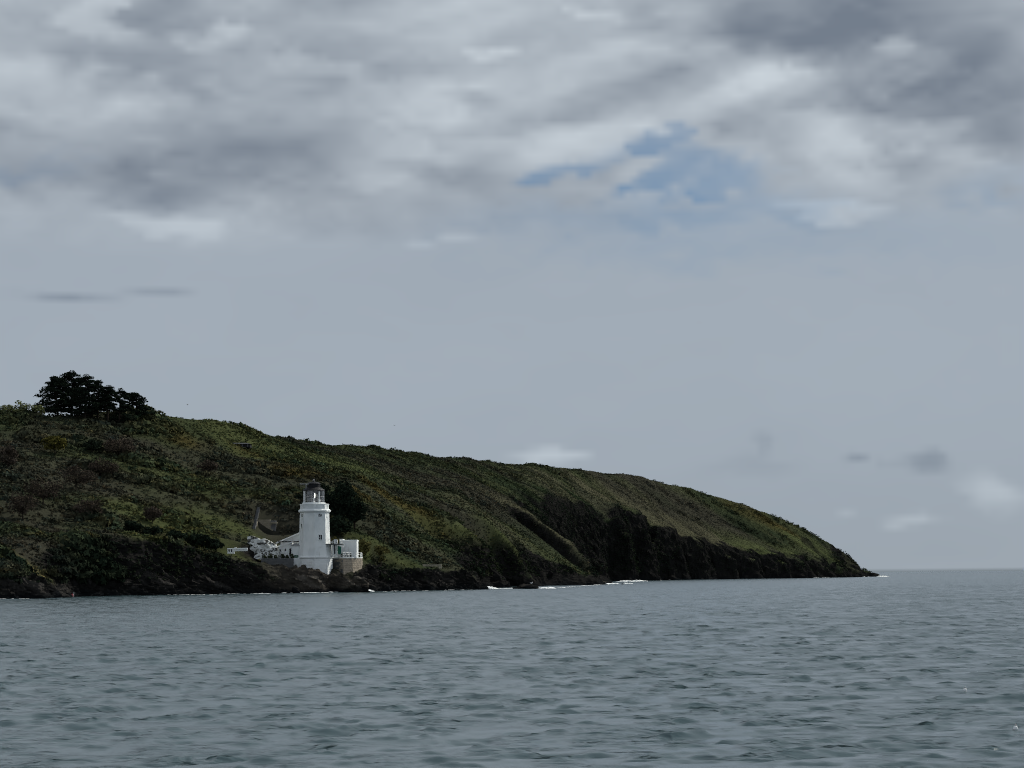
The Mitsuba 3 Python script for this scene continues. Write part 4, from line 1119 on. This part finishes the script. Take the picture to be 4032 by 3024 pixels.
for x_, t_, b2, w_, lab, sd in ((470, 1722, 1800, 150, 'broad leafless brown tree high on the slope right of the dark bush', 41), (410, 1800, 1880, 140, 'leafless brown tree in the middle of the left slope', 42), (300, 1830, 1930, 170, 'large leafless brown tree spreading across the left slope', 43),
                                (170, 1880, 1990, 150, 'leafless brown tree on the lower left slope above the dark cliff', 44), (90, 1930, 2050, 130, 'leafless brown tree near the left edge above the dark cliff', 45), (350, 1960, 2050, 130, 'leafless brown tree low on the slope above the cliff edge', 46),
                                (30, 1745, 1860, 90, 'leafless brown tree at the left edge of the photo', 47), (600, 1990, 2060, 80, 'small grey-brown tree above the shaded gully', 48), (820, 1810, 1870, 90, 'grey-brown thorn tree on the slope left of the lantern', 49)):
    tree('bare_tree', x_, t_, b2, None, w_, lab, BR, sd, 'leafless brown trees on the left slope', .17, 34, 60, -.7, True)
for x_, t_, b2, w_, sd, lab in ((520, 2050, 2105, 80, 61, 'leftmost dark bush in the shaded gully'), (600, 2070, 2125, 80, 62, 'second dark bush from the left in the shaded gully'), (690, 2085, 2140, 90, 63, 'middle dark bush in the shaded gully'), (780, 2100, 2165, 90, 64, 'second dark bush from the right in the shaded gully'),
                                (845, 2118, 2180, 84, 65, 'rightmost dark bush in the gully, behind the white parapet')):
    tree('gully_bush', x_, t_, b2, float(np.interp(x_, [500, 960], [464, 478])), w_, lab, DG, sd, 'dark bushes in the shaded gully', .24, 22, 70, catg='bush')
GB = (.088, .082, .032)
for x_, t_, b2, w_, sd, lab in ((1318, 2098, 2125, 34, 66, 'small yellow-green bush between the tower and the annexe'), (1440, 2120, 2165, 60, 67, 'yellow-green bush right of the white annexe'), (1500, 2138, 2180, 70, 68, 'yellow-green bush farther right of the annexe on the green slope'), (1425, 2160, 2200, 40, 69, 'olive bush at the right corner of the granite terrace')):
    tree('olive_bush', x_, t_, b2, 503.0, w_, lab, GB, sd, 'yellow-green bushes beside the annexe', .2, 16, 70, catg='bush')


# ------------------------------------------------------------------ rocks in the water, surf, buoy, gulls
def boulder(name, px, py0, py1, wpx, Y, label, seed, m='m_rock', group=None, skew=.3):
    c0 = shore_at(px, Y)
    h_ = at(px, py0, Y)[2]
    w_ = wpx * Y / FP / 2
    s_ = trimesh.creation.icosphere(4)
    v_ = s_.vertices.copy()
    q_ = v_[:, 2] + .5 * v_[:, 0]
    v_ *= (1 + .5 * (meshkit.fbm(v_ * 1.4 + seed, 4, seed)[:, None] - .5) + .16 * (np.abs(((q_ * 3.1 + seed) % 1) - .5)[:, None] - .25))
    v_ = np.stack([c0[0] + v_[:, 0] * w_ - v_[:, 2] * w_ * skew, c0[1] + v_[:, 1] * w_ * .7, v_[:, 2] * h_ * np.where(v_[:, 2] > 0, 1.05, 1.0)], 1)
    k = thing(name, label, 'rock', group)
    whole(k, trimesh.Trimesh(v_, s_.faces, process=False), m, 30)


RK = 'dark rocks in the water off the headland'
boulder('sea_rock', 2080, 2302, 2320, 100, 534, 'long low black rock in the water in front of the coves', 3, group=RK)
boulder('sea_rock', 2045, 2311, 2321, 50, 533, 'low black rock joined to the left end of the long black rock', 4, group=RK)
boulder('sea_rock', 2140, 2314, 2321, 46, 534, 'flat black rock at the right tip of the long black rock', 9, group=RK)
boulder('sea_rock', 2452, 2297, 2301, 10, 735, 'tiny black rock awash by the white surf', 5, group=RK)
boulder('sea_rock', 2390, 2289, 2300, 60, 742, 'pointed black rock at the foot of the last near spur', 6, group=RK)
boulder('shore_boulder', 1166, 2309, 2333, 34, 464.5, 'brown boulder at the waterline below the tower', 7, m='m_rock')
boulder('shore_boulder', 1460, 2300, 2326, 60, 489, 'dark boulder at the waterline below the granite terrace', 8)
k = thing('white_stone', 'small white painted stone on the dark rock left of the plinth', 'stone')
whole(k, (lambda s_: trimesh.Trimesh(s_.vertices * [.22, .2, .3] * (1 + .3 * (meshkit.fbm(s_.vertices * 2, 2, 4)[:, None] - .5)) + at(1071, 2240, 471.5), s_.faces))(trimesh.creation.icosphere(2)), 'm_white', True)


def foam():
    rngf = np.random.default_rng(6)
    ms = []
    for (p0, p1, Y0_, Y1_, hpx, n_) in ((1000, 1100, 459.5, 463, 2.0, 22), (1108, 1158, 463.5, 464.8, 2.5, 14), (1172, 1290, 465, 470, 2.6, 30), (1290, 1405, 471, 479, 3.6, 46), (1437, 1452, 484, 486, 10, 18), (1450, 1458, 486, 487, 6, 8), (1898, 1925, 534, 540, 13, 34), (1920, 1952, 536, 546, 7, 26), (1950, 2046, 540, 548, 3.2, 24),
                                            (2112, 2170, 542, 548, 5, 36), (2140, 2172, 532, 533, 8, 26), (2172, 2290, 560, 600, 1.6, 18), (2290, 2365, 640, 700, 2.0, 16), (2376, 2426, 735, 740, 6, 36), (2380, 2408, 760, 770, 4, 12), (2440, 2500, 950, 955, 6.5, 30), (2480, 2540, 975, 980, 6.5, 30), (2456, 2484, 770, 772, 4, 14), (2560, 2640, 1150, 1160, 1.0, 8), (3200, 3280, 1330, 1340, 1.2, 8), (3395, 3452, 1450, 1470, 1.5, 8),
                                            (3452, 3492, 1420, 1440, 5, 24), (140, 166, 391, 392, 2.5, 8), (0, 120, 384, 390, 1.2, 10), (660, 1000, 441, 459, 1.0, 30), (1500, 1880, 490, 520, 1.0, 26)):
        for i in range(n_):
            f = rngf.random()
            px, Y = p0 + (p1 - p0) * f, Y0_ + (Y1_ - Y0_) * f
            c0 = shore_at(px, Y)
            sc = Y / FP
            s_ = trimesh.creation.icosphere(2)
            v_ = s_.vertices * (1 + .7 * (meshkit.fbm(s_.vertices * 1.8 + i * 3.1, 3, i)[:, None] - .5))
            hh = hpx * sc * rngf.uniform(.35, 1.0) * (1 - .6 * abs(f - .45))
            ww = hpx * sc * rngf.uniform(.9, 2.2) + .25
            ms.append(trimesh.Trimesh(v_ * [ww, ww * .6, hh] + [c0[0], c0[1] + rngf.normal() * .4, .05], s_.faces, process=False))
    return cat(ms)


labels['surf'] = {'label': 'white surf breaking along the foot of the dark rocks', 'category': 'surf', 'kind': 'stuff'}
whole('surf', foam(), 'm_foam', True)
k = thing('buoy', 'small red marker buoy with a grey post at the foot of the dark cliff', 'buoy')
c0 = shore_at(285, 419)
ring_ = lambda c_, r_, z_, n_=12: np.stack([c_[0] + r_ * np.cos(np.arange(n_) * 2 * math.pi / n_), c_[1] + r_ * np.sin(np.arange(n_) * 2 * math.pi / n_), np.full(n_, z_)], 1)
part(k, 'float', loft([ring_(c0, r_, z_) for r_, z_ in ((.12, -.2), (.22, 0), (.26, .2), (.25, .42), (.15, .56), (.05, .6))]), 'm_red', 30)
part(k, 'post', tube([c0 + [.22, 0, .0], c0 + [.26, 0, .95]], .09, 7), 'm_grey')


def gull(pos, label, flying, head=0.0, s=1.0):
    k = thing('gull', label, 'bird')
    pos = np.asarray(pos, float)
    ca, sa = math.cos(head), math.sin(head)
    put = lambda q_: np.stack([pos[0] + s * (q_[:, 0] * ca - q_[:, 1] * sa), pos[1] + s * (q_[:, 0] * sa + q_[:, 1] * ca), pos[2] + s * q_[:, 2]], 1)
    prof = [(-.26, .012, .07), (-.18, .05, .06), (-.08, .085, .03), (.03, .095, .02), (.12, .075, .05), (.17, .05, .12), (.20, .045, .17), (.245, .045, .185), (.275, .03, .18), (.29, .012, .17)]
    rings = [np.stack([np.full(10, x_) + (.0), r_ * np.cos(g_), z_ + r_ * .9 * np.sin(g_)], 1) for x_, r_, z_ in prof for g_ in [np.arange(10) * 2 * math.pi / 10]]
    part(k, 'body', trimesh.Trimesh(put(loft(rings).vertices), loft(rings).faces[:, ::1], process=False), 'm_feather', True)
    part(k, 'bill', trimesh.Trimesh(put(np.array([[.28, .012, .172], [.28, -.012, .172], [.28, 0, .19], [.345, 0, .165]])), [[0, 1, 3], [1, 2, 3], [2, 0, 3], [0, 2, 1]], process=False), 'm_bill')
    for sd in (-1, 1):
        if flying:
            w_ = np.array([[.08, .06, .06], [-.09, .06, .06], [.12, .34, .16], [-.04, .34, .15], [.0, .68, .10], [-.07, .66, .10]])
            f_ = [[0, 2, 1], [1, 2, 3], [2, 4, 3], [3, 4, 5]]
        else:
            w_ = np.array([[.10, .09, .06], [-.10, .095, .075], [-.34, .03, .085], [-.05, .06, .12], [.06, .07, .11], [-.2, .075, .05]])
            f_ = [[0, 4, 3], [0, 3, 1], [1, 3, 2], [1, 2, 5]]
        w_ = w_ * [1, sd, 1]
        w2 = w_ - [0, 0, .012]
        v_ = np.vstack([w_, w2])
        f2 = np.vstack([f_, np.array(f_)[:, ::-1] + len(w_)])
        part(k, 'wing', trimesh.Trimesh(put(v_), f2, process=False), 'm_wing')


gull(at(738, 1594, 520), 'gull flying in the sky right of the hilltop pines', True, .4, 1.1)
gull(at(1552, 1675, 620), 'gull flying high above the ridge right of the lighthouse', True, 2.6, 1.0)
p_ = at(2092, 2297, 534)
gull([p_[0], 534, p_[2]], 'gull perched on the long black rock in the water', False, .6, 1.5)
for px_, py_, lab in ((3800, 2718, 'tiny white float on the open water at right, farther of the two'), (3999, 2868, 'tiny white float near the right edge of the water, nearer of the two')):
    Yg_ = 3.3 * FP / (py_ - (2265 + (2016 - px_) * .0095))
    c0 = shore_at(px_, Yg_)
    k = thing('float', lab, 'float')
    part(k, 'ball', loft([ring_(c0, r_, z_) for r_, z_ in ((.01, -.03), (.045, 0), (.055, .04), (.04, .085), (.015, .1))]), 'm_feather', 30)
    part(k, 'eye', loft([ring_(c0, r_, z_, 8) for r_, z_ in ((.015, .1), (.018, .13), (.006, .14))]), 'm_grey', 30)
